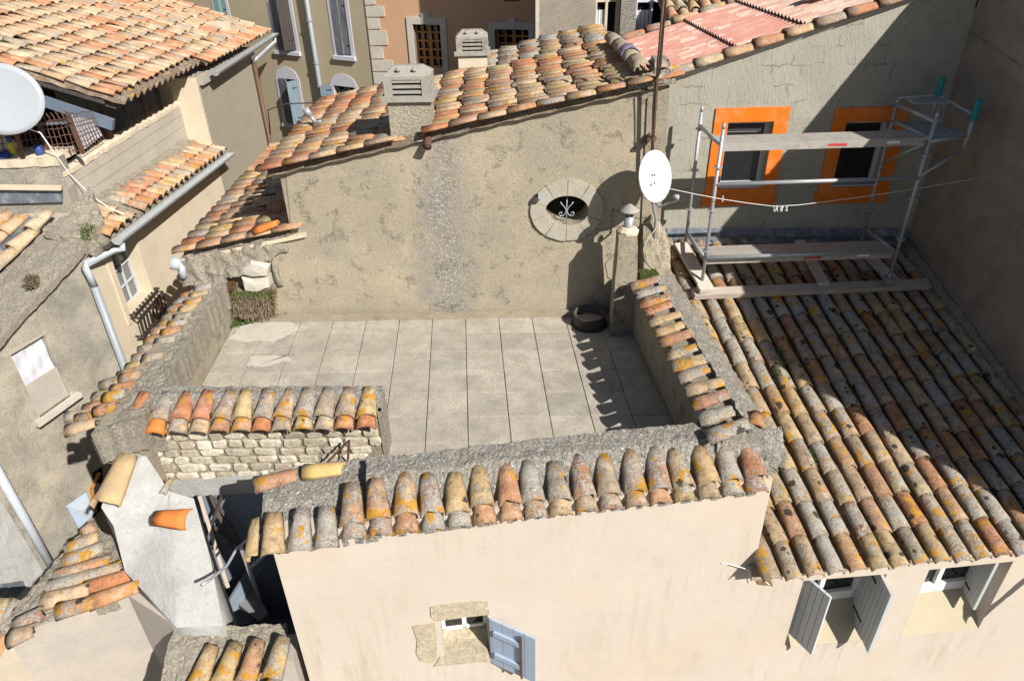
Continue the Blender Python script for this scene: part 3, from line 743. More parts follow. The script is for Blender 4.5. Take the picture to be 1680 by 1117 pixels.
# metal strap frame against the rubble wall
solo('metal_bracket', MB().tube([vy(533,762,5.05), vy(573,722,5.05)], .011, 6).tube([vy(573,722,5.05), vy(570,765,5.05)], .013, 6), 'rust', 'small rusty angle bracket leaning against the rubble stone wall', 'bracket')

# small stone-framed window
win = place('window', MB().prism(rect_on(FB, FA, sx0+.02, sx1-.02, sz0+.02, sz1-.02, -.30), -FN*.02).mesh('window','black'), house, None, None, 'small stone framed window')
def lin(px, col, mat, name='stone_block', dep=.05, parent=win):
    part(name, MB().prism([fz(x,y)+FN*.012 for x,y in px], -FN*dep), mat, parent)
lin([(706,994),(748,987),(800,984),(803,1006),(760,1011),(715,1017),(707,1010)], 0, 'oldstone', 'lintel')
lin([(677,1026),(713,1020),(717,1048),(685,1050)], 0, 'oldstone', 'stone_block')
lin([(684,1051),(716,1049),(718,1078),(708,1086),(690,1083),(683,1070)], 0, 'oldstone', 'stone_block')
lin([(712,1091),(722,1076),(800,1068),(806,1082),(745,1088)], 0, 'oldstone', 'sill', .30)
part('sill_slope', MB().add([*( [FBB+FD*sx0+Z3*sz0+FN*.01, FBB+FD*sx1+Z3*sz0+FN*.01, FBB+FD*sx1+Z3*(sz0+.12)-FN*.28, FBB+FD*sx0+Z3*(sz0+.12)-FN*.28])], [(0,1,2,3)]), 'oldstone', win)
fr = MB()
zb = sz0+.12
for (xa, xb, za, zc) in ((sx0,sx1,zb,zb+.035),(sx0,sx1,sz1-.03,sz1),(sx0,sx0+.03,zb,sz1),(sx1-.03,sx1,zb,sz1),((sx0+sx1)/2-.02,(sx0+sx1)/2+.02,zb,sz1)):
    fr.prism(rect_on(FB, FA, xa, xb, za, zc, -.235), -FN*.03)
part('frame', fr, 'whitepaint', win)
part('pane', MB().prism(rect_on(FB, FA, sx0, sx1, zb, sz1, -.25), -FN*.01), 'glass', win)
# blue shutter swung open, three boards with two battens and an iron bolt
hng = FBB+FD*(sx1+.02)+Z3*0
sd = (FD*.80+FN*.56).normalized(); st = fc(803,1012)[1]; sb = fc(803,1084)[1]
sh = place('shutter', MB().prism([hng+Z3*(sb+.003), hng+sd*.02+Z3*(sb+.003), hng+sd*.02+Z3*st, hng+Z3*st], sd.cross(Z3)*.02).mesh('shutter','shutter_lav'), house, None, None, 'lavender blue shutter swung open')
WS = .44
for k in range(4):
    s0 = .022+k*WS/4; s1 = s0+WS/4-.006
    part('board', MB().prism([hng+sd*s0+Z3*sb, hng+sd*s1+Z3*sb, hng+sd*s1+Z3*(st-.0), hng+sd*s0+Z3*st], sd.cross(Z3)*.022), 'shutter_lav', sh)
inn = sd.cross(Z3)*1.0; hng_f = .024
for zz in (.25,.75):
    zc = sb+(st-sb)*zz
    part('batten', MB().prism([hng+sd*.05+Z3*(zc-.03), hng+sd*(WS*.7)+Z3*(zc-.03), hng+sd*(WS*.7)+Z3*(zc+.03), hng+sd*.05+Z3*(zc+.03)], inn*.045), 'shutter_lav', sh)
part('bolt', MB().tube([hng+sd*(WS*.74)+inn*.04+Z3*(sb+.01), hng+sd*(WS*.74)+inn*.04+Z3*(st-.03)], .011, 6), 'rust', sh)

# ================================================================== WING: low tiled roof
wing = thing('low_wing', 'low tiled wing right of the terrace with long weathered tile columns', 'house', (4.2,6.2,-7))
E1 = vt(1300,955,FA+FN*.25,FB+FN*.25)
sl = R(16.2); RU = (-FN*math.cos(sl)+Z3*math.sin(sl)); RA = FD.copy()
# the eave falls slightly to the right
E2 = vt(1660,918,FA+FN*.25,FB+FN*.25); RA = (E2-E1).normalized()
RN = RA.cross(RU).normalized()
if RN.z < 0: RN = -RN
rp = lambda x, y, off=0: onplane(x, y, E1+RN*off, RN)
rtop = rp(1160,392); rtopR = rp(1485,390)
print('R top', rtop, rtopR, 'eave', E1, E2)
def pscreen(P):
    q = V3(P)-CAM; zz = q.dot(fw); return (CX+F_PX*q.dot(rt)/zz, CY+F_PX*q.dot(dn)/zz)
# T wall plane (tall house at right) and G facade line
G1 = V3((rtop.x, rtop.y, 0)); G2 = V3((rtop.x+2.8, rtop.y+.03, 0)); GD = (G2-G1).normalized(); GN = V3((GD.y,-GD.x,0))
TC = vt(1490,385,G1,G2); TD = V3((.08,-1,0)).normalized(); TN = V3((-1,-.08,0)).normalized()
TCF = V3((TC.x,TC.y,0))
inner_edge = lambda y: RO(y)+.04
def in_wing(Q):
    d = V3((Q.x,Q.y,0))-TCF
    if d.dot(TN) < .06: return False
    if (V3((Q.x,Q.y,0))-G1).dot(GN) < .12: return False
    # left limit: the house and right parapet
    if (V3((Q.x,Q.y,0))-FBB).dot(-FN) > -.02 and Q.x < RO(Q.y)-.02: return False
    return True
Tw = Tiles()
O = E1-RA*.21
O = E1-RA*(.203*1.5)
bed = roof(Tw, O, RA, RU, 24, 14, .203, .345, 'tile_wing', 'long', .050, test=in_wing, L=.43, rs=.99, jit=1.0, bed=True, tl=1.5)
Tw.flush(wing, 300)
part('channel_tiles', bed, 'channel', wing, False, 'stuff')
part('roof_deck', MB().prism([O-RN*.08+RU*.1, O+RA*5-RN*.08+RU*.1, O+RA*5+RU*4.9-RN*.08, O+RU*4.9-RN*.08], -RN*.05), 'timber', wing)
# under-eave mortar
crust('eave_mortar', [E1-RA*.1+RU*.22-RN*.02, E1+RA*4.0+RU*.22-RN*.02], [E1-RA*.1+RU*.16-RN*.1, E1+RA*4.0+RU*.16-RN*.1], 'crust', wing, .01, 9, 120, 3, (0,0,-.05))
# cement fillet along the tall wall
def tline(s, off=0):
    p = TCF+TD*s+TN*off; q = p.copy()
    # height on the roof plane
    q.z = E1.z + (-(RN.x*(p.x-E1.x)+RN.y*(p.y-E1.y)))/RN.z; return q
crust('cement_fillet', [tline(-.1,.02)+Z3*.16, tline(5,.02)+Z3*.16], [tline(-.1,.13)+Z3*.05, tline(5,.13)+Z3*.05], 'crust_tan', wing, .02, 7, 160, 4, (0,0,-.1))

# wing windows with shutters
def wing_window(x0, x1, zl, zh, label, lsh=True):
    w_ = place('window', MB().prism(rect_on(FB, FA, x0+.02, x1-.02, zl+.35, zh-.01, -.30), -FN*.01).mesh('window','glass'), house, None, None, label)
    part('sill_slope', MB().add([FBB+FD*x0+Z3*(zl+.002), FBB+FD*x1+Z3*(zl-.06), FBB+FD*x1+Z3*(zl+.32)-FN*.30, FBB+FD*x0+Z3*(zl+.34)-FN*.30], [(0,1,2,3)]), 'reveal', w_)
    f = MB()
    for a, b, c, d in ((x0,x1,zl+.30,zl+.42),(x0,x1,zh-.06,zh),(x0,x0+.06,zl+.3,zh),(x1-.06,x1,zl+.3,zh),((x0+x1)/2-.025,(x0+x1)/2+.025,zl+.3,zh)):
        f.prism(rect_on(FB, FA, a, b, c, d, -.26), -FN*.04)
    part('frame', f, 'whitepaint', w_)
    part('glazing_bar', MB().prism(rect_on(FB, FA, x0, x1, zh-.30, zh-.28, -.262), -FN*.02), 'whitepaint', w_)
    return w_
wing_window(wa0, wa1, -1.93, -.93, 'window below the eave with both grey shutters ajar')
wing_window(wb0, wb1, -2.02, -1.0, 'window below the eave with one shutter ajar')
def shutter(hx, ang, z0, z1, width, mat, label, back=-.10, parent=house, A=None, D=None, N=None, nb=7, flip=1, arch=0, name='shutter', sub=True):
    "boarded shutter leaf hinged at distance hx along the wall; ang measured from the wall line outwards"
    A = FBB if A is None else A; D = FD if D is None else D; N = FN if N is None else N
    h = A+D*hx+N*back; d = (D*math.cos(ang)+N*math.sin(ang)).normalized(); t = d.cross(Z3).normalized()*.028*flip
    bw = width/nb
    leaf = None
    for k in range(nb):
        s0 = k*bw+.003; s1 = (k+1)*bw-.003
        q = lambda s: z1 + (arch*math.sin(math.pi*min(1,max(0,s/width)))if arch > 0 else 0)
        mbd = MB().prism([h+d*s0+Z3*z0, h+d*s1+Z3*z0, h+d*s1+Z3*q(s1), h+d*s0+Z3*q(s0)], t)
        if leaf is None:
            leaf = place(name, MB().prism([h+d*.004+Z3*(z0+.01)+t*.3, h+d*(width-.004)+Z3*(z0+.01)+t*.3, h+d*(width-.004)+Z3*(z1-.01)+t*.3, h+d*.004+Z3*(z1-.01)+t*.3], t*.35).mesh(name, mat), parent, None, None, label)
        part('board', mbd, mat, leaf)
    for zz in (z0+(z1-z0)*.16, z0+(z1-z0)*.84):
        part('hinge_strap', MB().prism([h+d*.02+Z3*(zz-.012)-t*.12, h+d*(width*.5)+Z3*(zz-.012)-t*.12, h+d*(width*.5)+Z3*(zz+.012)-t*.12, h+d*.02+Z3*(zz+.012)-t*.12], -t*.1), 'darkmetal', leaf)
    return leaf
shutter(wa0+.02, R(68), -1.80, -.95, .46, 'shutter_grey', 'left leaf half open', -.24)
shutter(wa1-.02, R(100), -1.85, -.98, .50, 'shutter_grey', 'right leaf half open', -.26, flip=-1)
shutter(wb1-.10, R(104), -1.75, -1.02, .30, 'shutter_grey', 'right leaf pushed back into the reveal', -.30, flip=-1)
# bare cable and broken bracket at the corner below the eave
solo('dangling_cable', MB().tube([fz(1183,922)+FN*.01, fz(1195,921)+FN*.03, fz(1215,924)+FN*.05, fz(1235,930)+FN*.08, fz(1250,936)+FN*.16], .004, 6), 'whitepaint', 'short white cable sticking out of the cream wall beside the low eave', 'cable')
solo('broken_tile', MB().prism([fz(1236,940)+FN*.01, fz(1256,934)+FN*.08, fz(1262,950)+FN*.08, fz(1243,957)+FN*.01], V3((.01,.02,.02))), 'tile_red', 'broken tile shard wedged under the leftmost end of the low eave', 'tile shard')

# ================================================================== TALL HOUSE (right)
caster = []
for (x, y, pl_) in ((1495,10,'G'),(1340,205,'G'),(1190,385,'G'),(1235,490,'R'),(1284,575,'R'),(1330,607,'R'),(1384,632,'R'),(1438,664,'R'),(1502,707,'R'),(1542,722,'R'),(1599,760,'R'),(1677,808,'R')):
    Q = vt(x, y, G1, G2) if pl_ == 'G' else rp(x, y, .12)
    t = (TCF-V3((Q.x,Q.y,0))).dot(TN)/SUN.dot(TN); C_ = Q+SUN*t
    s = (C_-TCF).dot(TD); caster.append((s, C_.z, pscreen(C_)))
print('casters', [(round(a,2), round(b,2), tuple(round(c) for c in d)) for a, b, d in caster])
tall = thing('tall_house', 'tall brown rendered house wall rising in shade on the right', 'house', (TC.x+2, TC.y-2, -7))
tp = lambda s, z: TCF+TD*s+Z3*z
prof = [(-5,4.6),(1.08,4.5),(2.21,4.28),(3.5,4.1),(4.85,3.92),(5.55,3.6),(5.5,3.2),(5.38,2.7),(5.3,2.1),(5.14,1.5),(5.06,.72),(5.0,.4),(3.85,.3),(3.84,-7),(-5,-7)]  # unseen roofline and undercut front end shaped to set where their shadow falls
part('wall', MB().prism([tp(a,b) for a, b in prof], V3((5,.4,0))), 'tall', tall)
va = vt(1603,0,TCF,TCF+TD); 
vent = part('vent_grille', MB().prism([va+TN*.012+TD*a+Z3*b for a, b in ((-.07,-.10),(.07,-.10),(.07,.08),(-.07,.08))], -TN*.03), 'chimneycem', tall)
for k in (-1,1):
    part('slot', MB().prism([va+TN*.014+TD*(k*.03+a)+Z3*b for a, b in ((-.016,-.085),(.016,-.085),(.016,.07),(-.016,.07))], -TN*.01), 'black', vent)
crust('plaster_ridge', [vt(1578,45,TCF,TCF+TD)+TN*.015, vt(1680,112,TCF,TCF+TD)+TN*.015], [vt(1578,49,TCF,TCF+TD)+TN*.004, vt(1680,118,TCF,TCF+TD)+TN*.004], 'tall', tall, .004, 9, 60, 2, (.02,0,0))

# ================================================================== NEIGHBOUR HOUSE WITH THE LONG GABLE
nb_ = thing('neighbour_house', 'roughcast gable wall behind the terrace under a warm lichened tile roof', 'house', (0,9.5,-7))
wp = lambda x, y: vt(x, y, WB0, WB1)
Bn = V3((WB1-WB0).normalized().cross(Z3))                   # towards the camera
MP = wp(468,279); MQ = wp(1090,136)
oc = wp(930,345)
WD = (WB1-WB0).normalized()
def ell(c, rx, rz, n=28, off=0, a0=0): return [c+WD*(rx*math.cos(a0+2*math.pi*k/n))+Z3*(rz*math.sin(a0+2*math.pi*k/n))+Bn*off for k in range(n)]
RXI, RZI, RXO, RZO = .26, .19, .435, .385
hole = ell(oc, RXI, RZI)
rgt = wp(1083,400); lft = wp(300,420)
# B wall: slightly uneven top under the tiles
outl = [V3((lft.x,lft.y,-7)), V3((rgt.x,rgt.y,-7)), wp(1098,140), wp(1040,148), wp(700,231), wp(640,238), wp(560,258), wp(480,279), wp(469,283), wp(478,379), lft]
part('gable_wall', wall(outl, -Bn*.35, [hole]), 'gable', nb_)
# corner return on the right, a hand proud
part('corner_pier', MB().prism([wp(1062,160)+Bn*.02, wp(1098,142)+Bn*.02, V3((rgt.x,rgt.y,.3))+Bn*.02, V3((rgt.x-.22,rgt.y,.3))+Bn*.02], -Bn*.1), 'parapet', nb_)
oculus = place('oculus', MB().prism(ell(oc, RXI+.02, RZI+.02, 28, -.34), -Bn*.02).mesh('oculus','black'), nb_, None, None, 'round stone window with iron scroll')
NVS = 10
for k in range(NVS):
    a = 2*math.pi*(k+.5)/NVS; b = 2*math.pi*(k+1.5)/NVS-.018; q = []
    for t in range(5):
        x = a+(b-a)*t/4; q.append((RXO*math.cos(x)*random.uniform(.985,1.01), RZO*math.sin(x)*random.uniform(.985,1.01)))
    for t in range(5):
        x = b+(a-b)*t/4; q.append((RXI*math.cos(x), RZI*math.sin(x)))
    part('voussoir', MB().prism([oc+WD*x+Z3*z+Bn*.03 for x, z in q], -Bn*.20), 'ringstone', oculus)
gb = oc+Bn*-.04
sc_ = MB().tube([gb-Z3*.19, gb+Z3*.19], .007, 6)
for sg in (-1, 1):
    pts = [gb+WD*(sg*x)+Z3*z for x, z in ((.075,.09),(.06,.06),(.03,.03),(.008,-.01),(.01,-.05),(.04,-.085),(.075,-.085),(.09,-.06),(.08,-.04),(.06,-.042),(.055,-.06))]
    sc_.tube(pts, .007, 6)
part('grille', sc_, 'galv', oculus, True)
# roof
MD = (MQ-MP).normalized()                                    # up the slope, to the right
MY = V3((-.02,1,0)).normalized()
MNr = MD.cross(MY).normalized(); MNr = MNr if MNr.z > 0 else -MNr
MO = MP-MD*.30-MY*.07+MNr*.03
mp_ = lambda x, y, off=.09: onplane(x, y, MO+MNr*off, MNr)
def in_M(Q):
    back = 11.6 if Q.x < -1.9 else (11.6-(Q.x+1.9)*.45 if Q.x < .4 else 10.75)
    if Q.x > 1.52 and not (Q.y < 8.3 and Q.x < 1.8): return False
    if Q.y > back: return False
    if -1.37 < Q.x < -.83 and 8.02 < Q.y < 8.55: return False
    return True
TM = Tiles()
bedM = roof(TM, MO, MY, MD, 19, 14, .203, .345, 'tile_mid', 'flat', .03, test=in_M, L=.43, rs=1.04, jit=1.8, bed=True)
# lower strip on the left, a step down
LP = wp(480,377); LQ = wp(290,417); LD = (LP-LQ).normalized()
LN = LD.cross(MY).normalized(); LN = LN if LN.z > 0 else -LN
LO = LQ-MY*.05
bedL = roof(TM, LO, MY, LD, 21, 5, .225, .335, 'tile_mid', 'flat', .03, test=lambda Q: Q.x < -2.62 and not (Q.y > 12.9), L=.42, rs=1.1, jit=2.0, bed=True)
# verge tiles laid along the gable edge
far_ = variants('tile_mid','flat')
for k in range(14):
    p = MO+MD*(k*.33+.02)-MY*.0+MNr*.06
    if -1.30 < p.x+.15 < -.9: continue
    TM.add(random.choice(far_), tmat(p, MD, MY, MNr, 1, -R(1.5)), (1.05,.9))
for k in range(5):
    p = LO+LD*(k*.33+.02)+LN*.06
    TM.add(random.choice(far_), tmat(p, LD, MY, LN, 1.5, -R(1.5)), (1.05,.9))
# a fresh orange tile at the inner end of the low verge
TM.flush(nb_, 298)
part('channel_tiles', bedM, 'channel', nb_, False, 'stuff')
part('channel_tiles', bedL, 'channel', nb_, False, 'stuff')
p0 = wp(424,384)+Bn*.06+Z3*.03; p1 = wp(462,371)+Bn*.06+Z3*.05
place('tile', og, nb_, tmat(p0, p1-p0, (0,1,0), Z3, .2) @ Matrix.Diagonal((.9,.8,1,1)), None, 'bright orange replacement tile')
part('step_wall', MB().prism([V3((MP.x+.02,8.05,-1)), V3((MP.x+.02,8.05,MP.z-.02)), V3((MP.x-.1,12.2,MP.z-.02)), V3((MP.x-.1,12.2,-1))], (-.1,0,0)), 'parapet', nb_)
part('eave_wall', MB().box((LQ.x+.12,8.3,-7),(LQ.x+.3,12.9,LQ.z-.06)), 'cream', nb_)
part('soffit', MB().prism([LO+LD*.02-LN*.06, LO+LD*1.7-LN*.06, LO+LD*1.7+MY*4.8-LN*.06, LO+LD*.02+MY*4.8-LN*.06], (0,0,-.05)), 'cream', nb_)
part('roof_deck', MB().prism([MO-MNr*.06+MD*.1+MY*.1, MO+MD*4.65-MNr*.06+MY*.1, MO+MD*4.65+MY*2.8-MNr*.06, MO+MD*.1+MY*3.5-MNr*.06], (0,0,-.05)), 'timber', nb_)
part('rear_wall', MB().box((-2.5,11.2,-7),(1.5,11.4,1.7)), 'oldgrey', nb_)
# mortar along the low verge and the crumbling junction with the terrace wall
crust('mortar_run', [wp(298,418)+Bn*.03, wp(400,400)+Bn*.04, wp(478,380)+Bn*.02], [wp(312,462)+Bn*.20, wp(392,446)+Bn*.20, wp(470,408)+Bn*.03], 'crust_tan', nb_, .045, 7, 70, 24, -Bn*.3)
crust('mortar_run', [wp(1030,140)-Bn*.0+Z3*.07, wp(1078,128)+Z3*.07, wp(1098,120)+Z3*.05], [wp(1030,148)+Bn*.05, wp(1078,137)+Bn*.05, wp(1099,134)+Bn*.05], 'crust', nb_, .02, 12, 40, 6, (0,.25,-.05))
part('mortar_lump', rough_grid(lambda u,v: wp(1075+u*24,100+v*36)-Bn*(.06*(1-v)), 10, 10, .03, 12, nrm=Bn, skirt=-Bn*.25), 'crust_tan', nb_)
# ridge tiles where the roof meets the red sheets
ra = mp_(1004,62,.12); rb_ = mp_(1056,116,.12)
RG = tile_mesh('ridge_tile', plain('ridge_clay', (.42,.34,.24), .9, 0, .4, 8, .006, (.28,.26,.22)), L=.62, r0=.115, r1=.10, seg=10, seed=8)
RG2 = tile_mesh('ridge_tile', plain('glazed_ridge_clay', (.22,.20,.28), .5, 0, .3, 8), L=.3, r0=.12, r1=.115, seg=10, seed=9)
dr = (ra-rb_)
for k in range(4):
    place('ridge_tile', RG, nb_, tmat(rb_+dr*(k/4)-Z3*.02, dr+Z3*.03, (1,0,0), Z3, .8))
place('ridge_tile', RG2, nb_, tmat(rb_+dr*.36+Z3*.005, dr, (1,0,0), Z3, .3), None, 'dark violet grey ridge tile')
rc = mp_(1082,122,.05); place('ridge_tile', RG, nb_, tmat(rc+V3((.02,-.1,-.0)), V3((-.05,.5,.05)), (1,0,0), Z3, .8) @ Matrix.Diagonal((.9,.6,1,1)))
# spout stub in the gable below the verge
st = wp(703,228)
solo('clay_spout', MB().tube([st-Bn*.05+Z3*.05, st+Bn*.10-Z3*.02, st+Bn*.16-Z3*.05], [.045,.045,.05], 10, False).tube([st-Bn*.05+Z3*.05, st+Bn*.10-Z3*.02, st+Bn*.155-Z3*.05], [.035,.035,.04], 10, True), 'rust', 'stub of broken clay spout sticking out at the top of the gable', 'pipe', smooth=True)
# little lamp bracket beside the oculus
lp = wp(885,316)
sp = thing('wall_lamp', 'tiny grey spotlight fixed beside the round window', 'lamp', lp)
part('housing', MB().box((lp.x-.02,lp.y-.13,lp.z-.035),(lp.x+.04,lp.y-.05,lp.z+.02)), 'zinc', sp)
part('bracket', MB().beam(lp+V3((-.05,0,-.04)), lp+V3((0,-.06,-.01)), .02, .03), 'darkmetal', sp)

# louvred cement chimneys
def louvre_chimney(c, w_, d_, z0, z1, zt, label, mat, yawd, stackmat):
    t = thing('chimney', label, 'chimney', V3((c.x,c.y,z0)))
    rz = Matrix.Translation(V3((c.x,c.y,0))) @ Matrix.Rotation(R(yawd), 4, 'Z')
    def B(x0,y0,za,x1,y1,zb): 
        mb = MB().box((x0,y0,za),(x1,y1,zb)); mb.v = [tuple(rz @ V3(v)) for v in mb.v]; return mb
    a = w_*.42
    part('stack', B(-a,-d_*.42,z0,a,d_*.42,z1), stackmat, t)
    part('base_slab', B(-w_*.52,-d_*.52,z1,w_*.52,d_*.52,z1+.06), mat, t)
    H = zt-z1
    body0 = z1+.06; body1 = z1+H*.66
    # four posts, louvre slats between
    for sx in (-1,1):
        for sy in (-1,1):
            x = sx*w_*.42; y = sy*d_*.42
            part('post', B(min(x-sx*.07,x+sx*.02),min(y-sy*.07,y+sy*.02),body0,max(x-sx*.07,x+sx*.02),max(y-sy*.07,y+sy*.02),body1), mat, t)
    n = 3; h = (body1-body0)/n
    for k in range(n):
        za = body0+h*k+h*.42
        o = .0; q = B(-w_*.44,-d_*.44,za,w_*.44,d_*.44,za+h*.56)
        part('louvre', q, mat, t)
    part('flue', B(-w_*.30,-d_*.30,body0,w_*.30,d_*.30,body1-.002), 'black', t)
    # hipped cap with clipped top
    cap = MB(); b = .46; tt = .28
    vs = [(-w_*b,-d_*b,body1),(w_*b,-d_*b,body1),(w_*b,d_*b,body1),(-w_*b,d_*b,body1),(-w_*b,-d_*b,body1+H*.10),(w_*b,-d_*b,body1+H*.10),(w_*b,d_*b,body1+H*.10),(-w_*b,d_*b,body1+H*.10),(-w_*tt,-d_*.12,zt),(w_*tt,-d_*.12,zt),(w_*tt,d_*.12,zt),(-w_*tt,d_*.12,zt)]
    cap.add([tuple(rz @ V3(v)) for v in vs], [(0,1,5,4),(1,2,6,5),(2,3,7,6),(3,0,4,7),(4,5,9,8),(5,6,10,9),(6,7,11,10),(7,4,8,11),(8,9,10,11),(3,2,1,0)])
    part('cap', cap, mat, t)
    for sx in (-.16,.16):
        p = rz @ V3((sx*w_,-d_*.30,body1+H*.22)); e = V3((0,-.03,.03))
        part('lug', MB().tube([p, p+e], .022, 8), mat, t, True)
    for sy in (-.2,.05,.3):
        for kk in range(1): 
            p = rz @ V3((w_*.45, sy*d_, body0+H*.2)); part('side_notch', MB().box((p.x,p.y-.015,p.z),(p.x+.012,p.y+.015,p.z+.04)), mat, t)
    return t
c1 = mp_(668,196,0); zb1 = c1.z-.25
zt1 = above(V3((c1.x,c1.y,0)),110).z; zm1 = above(V3((c1.x,c1.y,0)),160).z
print('ch1', c1, zt1, zm1)
louvre_chimney(V3((-1.10,8.30,0)), .56, .46, 2.0, above(V3((-1.10,8.10,0)),167).z, above(V3((-1.10,8.25,0)),108).z, 'larger pale cement chimney with louvres at the gable edge', 'chimneycem', -2, 'stuccobeige')
c2 = mp_(776,112,0); print('ch2', c2)
louvre_chimney(V3((c2.x,c2.y+.1,0)), .52, .42, c2.z-.1, above(V3((c2.x,c2.y,0)),90).z, above(V3((c2.x,c2.y,0)),50).z, 'smaller weathered chimney with blackened louvres farther back on the roof', 'chimneyold', 2, 'cream')
# tilted chrome flue on the left slope
p = mp_(519,203,.05); q0 = above(p,178)-V3((.12,0,0))
fl_ = thing('metal_flue', 'short tilted shiny metal flue on the left edge of the tile roof', 'flue', p)
part('tube', MB().tube([p, p.lerp(q0,.55)], [.03,.03], 10), 'galv', fl_, True)
part('cap', MB().tube([p.lerp(q0,.5), q0], [.045,.05], 10), 'galv', fl_, True)
part('elbow', MB().tube([p, p+V3((.08,-.02,.02))], .035, 10), 'galv', fl_, True)

# ================================================================== HOUSE UNDER REPAIR (combed cement facade)
rep = thing('house_under_repair', 'grey cement facade with two orange framed windows behind scaffolding', 'house', (4,9.6,-7))
gp = lambda x, y: vt(x, y, G1, G2)
gl = gp(1100,134); gr = gp(1500,2); vdir = (gr-gl).normalized()
gstart = gl-vdir*.35; gend = gl+vdir*4.6
w1 = [gp(1180,309), gp(1251,309), gp(1269,199.5), gp(1193,200)]
w2 = [gp(1366,306), gp(1439,306), gp(1461,199), gp(1386,199)]
def sq(q):   # make opening upright
    x0 = min((q[0]-G1).dot(GD),(q[3]-G1).dot(GD)); x0 = ((q[0]-G1).dot(GD)+(q[3]-G1).dot(GD))/2; x1 = ((q[1]-G1).dot(GD)+(q[2]-G1).dot(GD))/2
    z0 = (q[0].z+q[1].z)/2; z1 = (q[2].z+q[3].z)/2
    return x0, x1, z0, z1
def grect(x0, x1, z0, z1, off=0): return [G1+GD*x0+Z3*z0+GN*off, G1+GD*x1+Z3*z0+GN*off, G1+GD*x1+Z3*z1+GN*off, G1+GD*x0+Z3*z1+GN*off]
wr = [sq(w1), sq(w2)]; print('G windows', wr)
part('facade', wall([V3((gstart.x,gstart.y,-3)), V3((gend.x,gend.y,-3)), gend, gstart], -GN*.3, [grect(*r_) for r_ in wr]), 'cement', rep)
part('verge_fillet', MB().prism([gstart+GN*.015, gend+GN*.015, gend+GN*.015+Z3*.05, gstart+GN*.015+Z3*.05], -GN*.1), 'limestone', rep)
for i, (x0, x1, z0, z1) in enumerate(wr):
    # painted surround with wider foot
    bx = .115+.0
    xo0, xo1 = x0-.17, x1+.17
    zo0, zo1 = z0-.22, z1+.17
    ol = [(xo0-.03,zo0),(xo1+.02,zo0),(xo1+.02,zo0+.17),(xo1,zo0+.17),(xo1,zo1),(xo0,zo1),(xo0,zo0+.17),(xo0-.03,zo0+.17)]
    P_ = [G1+GD*a+Z3*b+GN*.02 for a, b in ol]
    s_ = place('window', wall(P_, -GN*.018, [grect(x0+.001, x1-.001, z0+.001, z1-.001, .02)], False).mesh('window','orange',fix=True), rep, None, None, 'orange framed window, %s' % ('sunlit on the left' if i == 0 else 'shaded on the right'))
    # rebate and frame
    f = MB()
    for a, b, c, d in ((x0,x1,z0,z0+.055),(x0,x1,z1-.05,z1),(x0,x0+.045,z0,z1),(x1-.055,x1,z0,z1)): f.prism(grect(a,b,c,d,-.11), -GN*.05)
    part('frame', f, 'shutter_grey', s_)
    part('pane', MB().prism(grect(x0+.04,x1-.04,z0+.05,z1-.04,-.14), -GN*.01), 'glass', s_)
    part('sill', MB().prism([G1+GD*(x0-.01)+Z3*(z0+.002)+GN*.0, G1+GD*(x1+.01)+Z3*(z0+.002), G1+GD*(x1+.01)+Z3*(z0+.002)-GN*.12, G1+GD*(x0-.01)+Z3*(z0+.002)-GN*.12], Z3*.02), 'shutter_grey', s_)
    if i == 0:
        part('roller_edge', MB().prism(grect(x0+.06,x1-.09,z1-.16,z1-.12,-.13), -GN*.01), 'galv', s_)
# lead flashing at the foot
fz0 = [tline(-.02).z]
bl = gp(1092,392); br = gp(1486,392)
part('flashing', MB().add([bl+Z3*.16+GN*.012, br+Z3*.16+GN*.012, br+GN*.04+Z3*.05, bl+GN*.04+Z3*.05, br+GN*.24+Z3*.03, bl+GN*.24+Z3*.03], [(0,3,2,1),(3,5,4,2)]), 'lead', rep)
part('flashing_curl', MB().tube([bl+GN*.1+V3((-.03,0,.0)), bl+GN*.22+V3((-.02,0,.0))], .03, 8), 'lead', rep, True)
# corrugated imitation tile sheets
def sheetmat(name, a, b_, c_):
    m, nt, b = newmat(name, .85); g = G(nt); P = g.pos()
    v = g.n('ShaderNodeTexVoronoi'); mp = g.n('ShaderNodeMapping'); g.put(mp.inputs[0], P); mp.inputs['Scale'].default_value = (5.2,7.5,.1)
    g.put(v.inputs['Vector'], mp.outputs[0]); v.inputs['Scale'].default_value = 1; v.distance = 'CHEBYCHEV'
    sep = g.n('ShaderNodeSeparateColor'); g.put(sep.inputs[0], v.outputs['Color'])
    col = g.ramp(sep.outputs[0], [(0,a),(.35,b_),(.6,a),(.74,c_),(.95,b_)], True)
    sx = g.n('ShaderNodeSeparateXYZ'); g.put(sx.inputs[0], P)
    st_ = g.noise(g.mix(1, P, (1,1,1), 'MULTIPLY'), 14, 5, .7)
    col = g.mix(g.step(st_, .35, .7, 0, .4), col, (.30,.17,.14))
    g.L.new(col, b.inputs['Base Color']); g.bump(b, g.noise(P, 60, 3), .002); return m
MT['sheet'] = sheetmat('faded_red_sheet', (.56,.27,.21), (.60,.33,.26), (.66,.50,.42))
MT['sheet_pale'] = sheetmat('faded_pale_sheet', (.58,.44,.35), (.56,.34,.27), (.62,.52,.43))
SY = V3((-.04,1,0)).normalized(); SNn = vdir.cross(SY).normalized(); SNn = SNn if SNn.z > 0 else -SNn
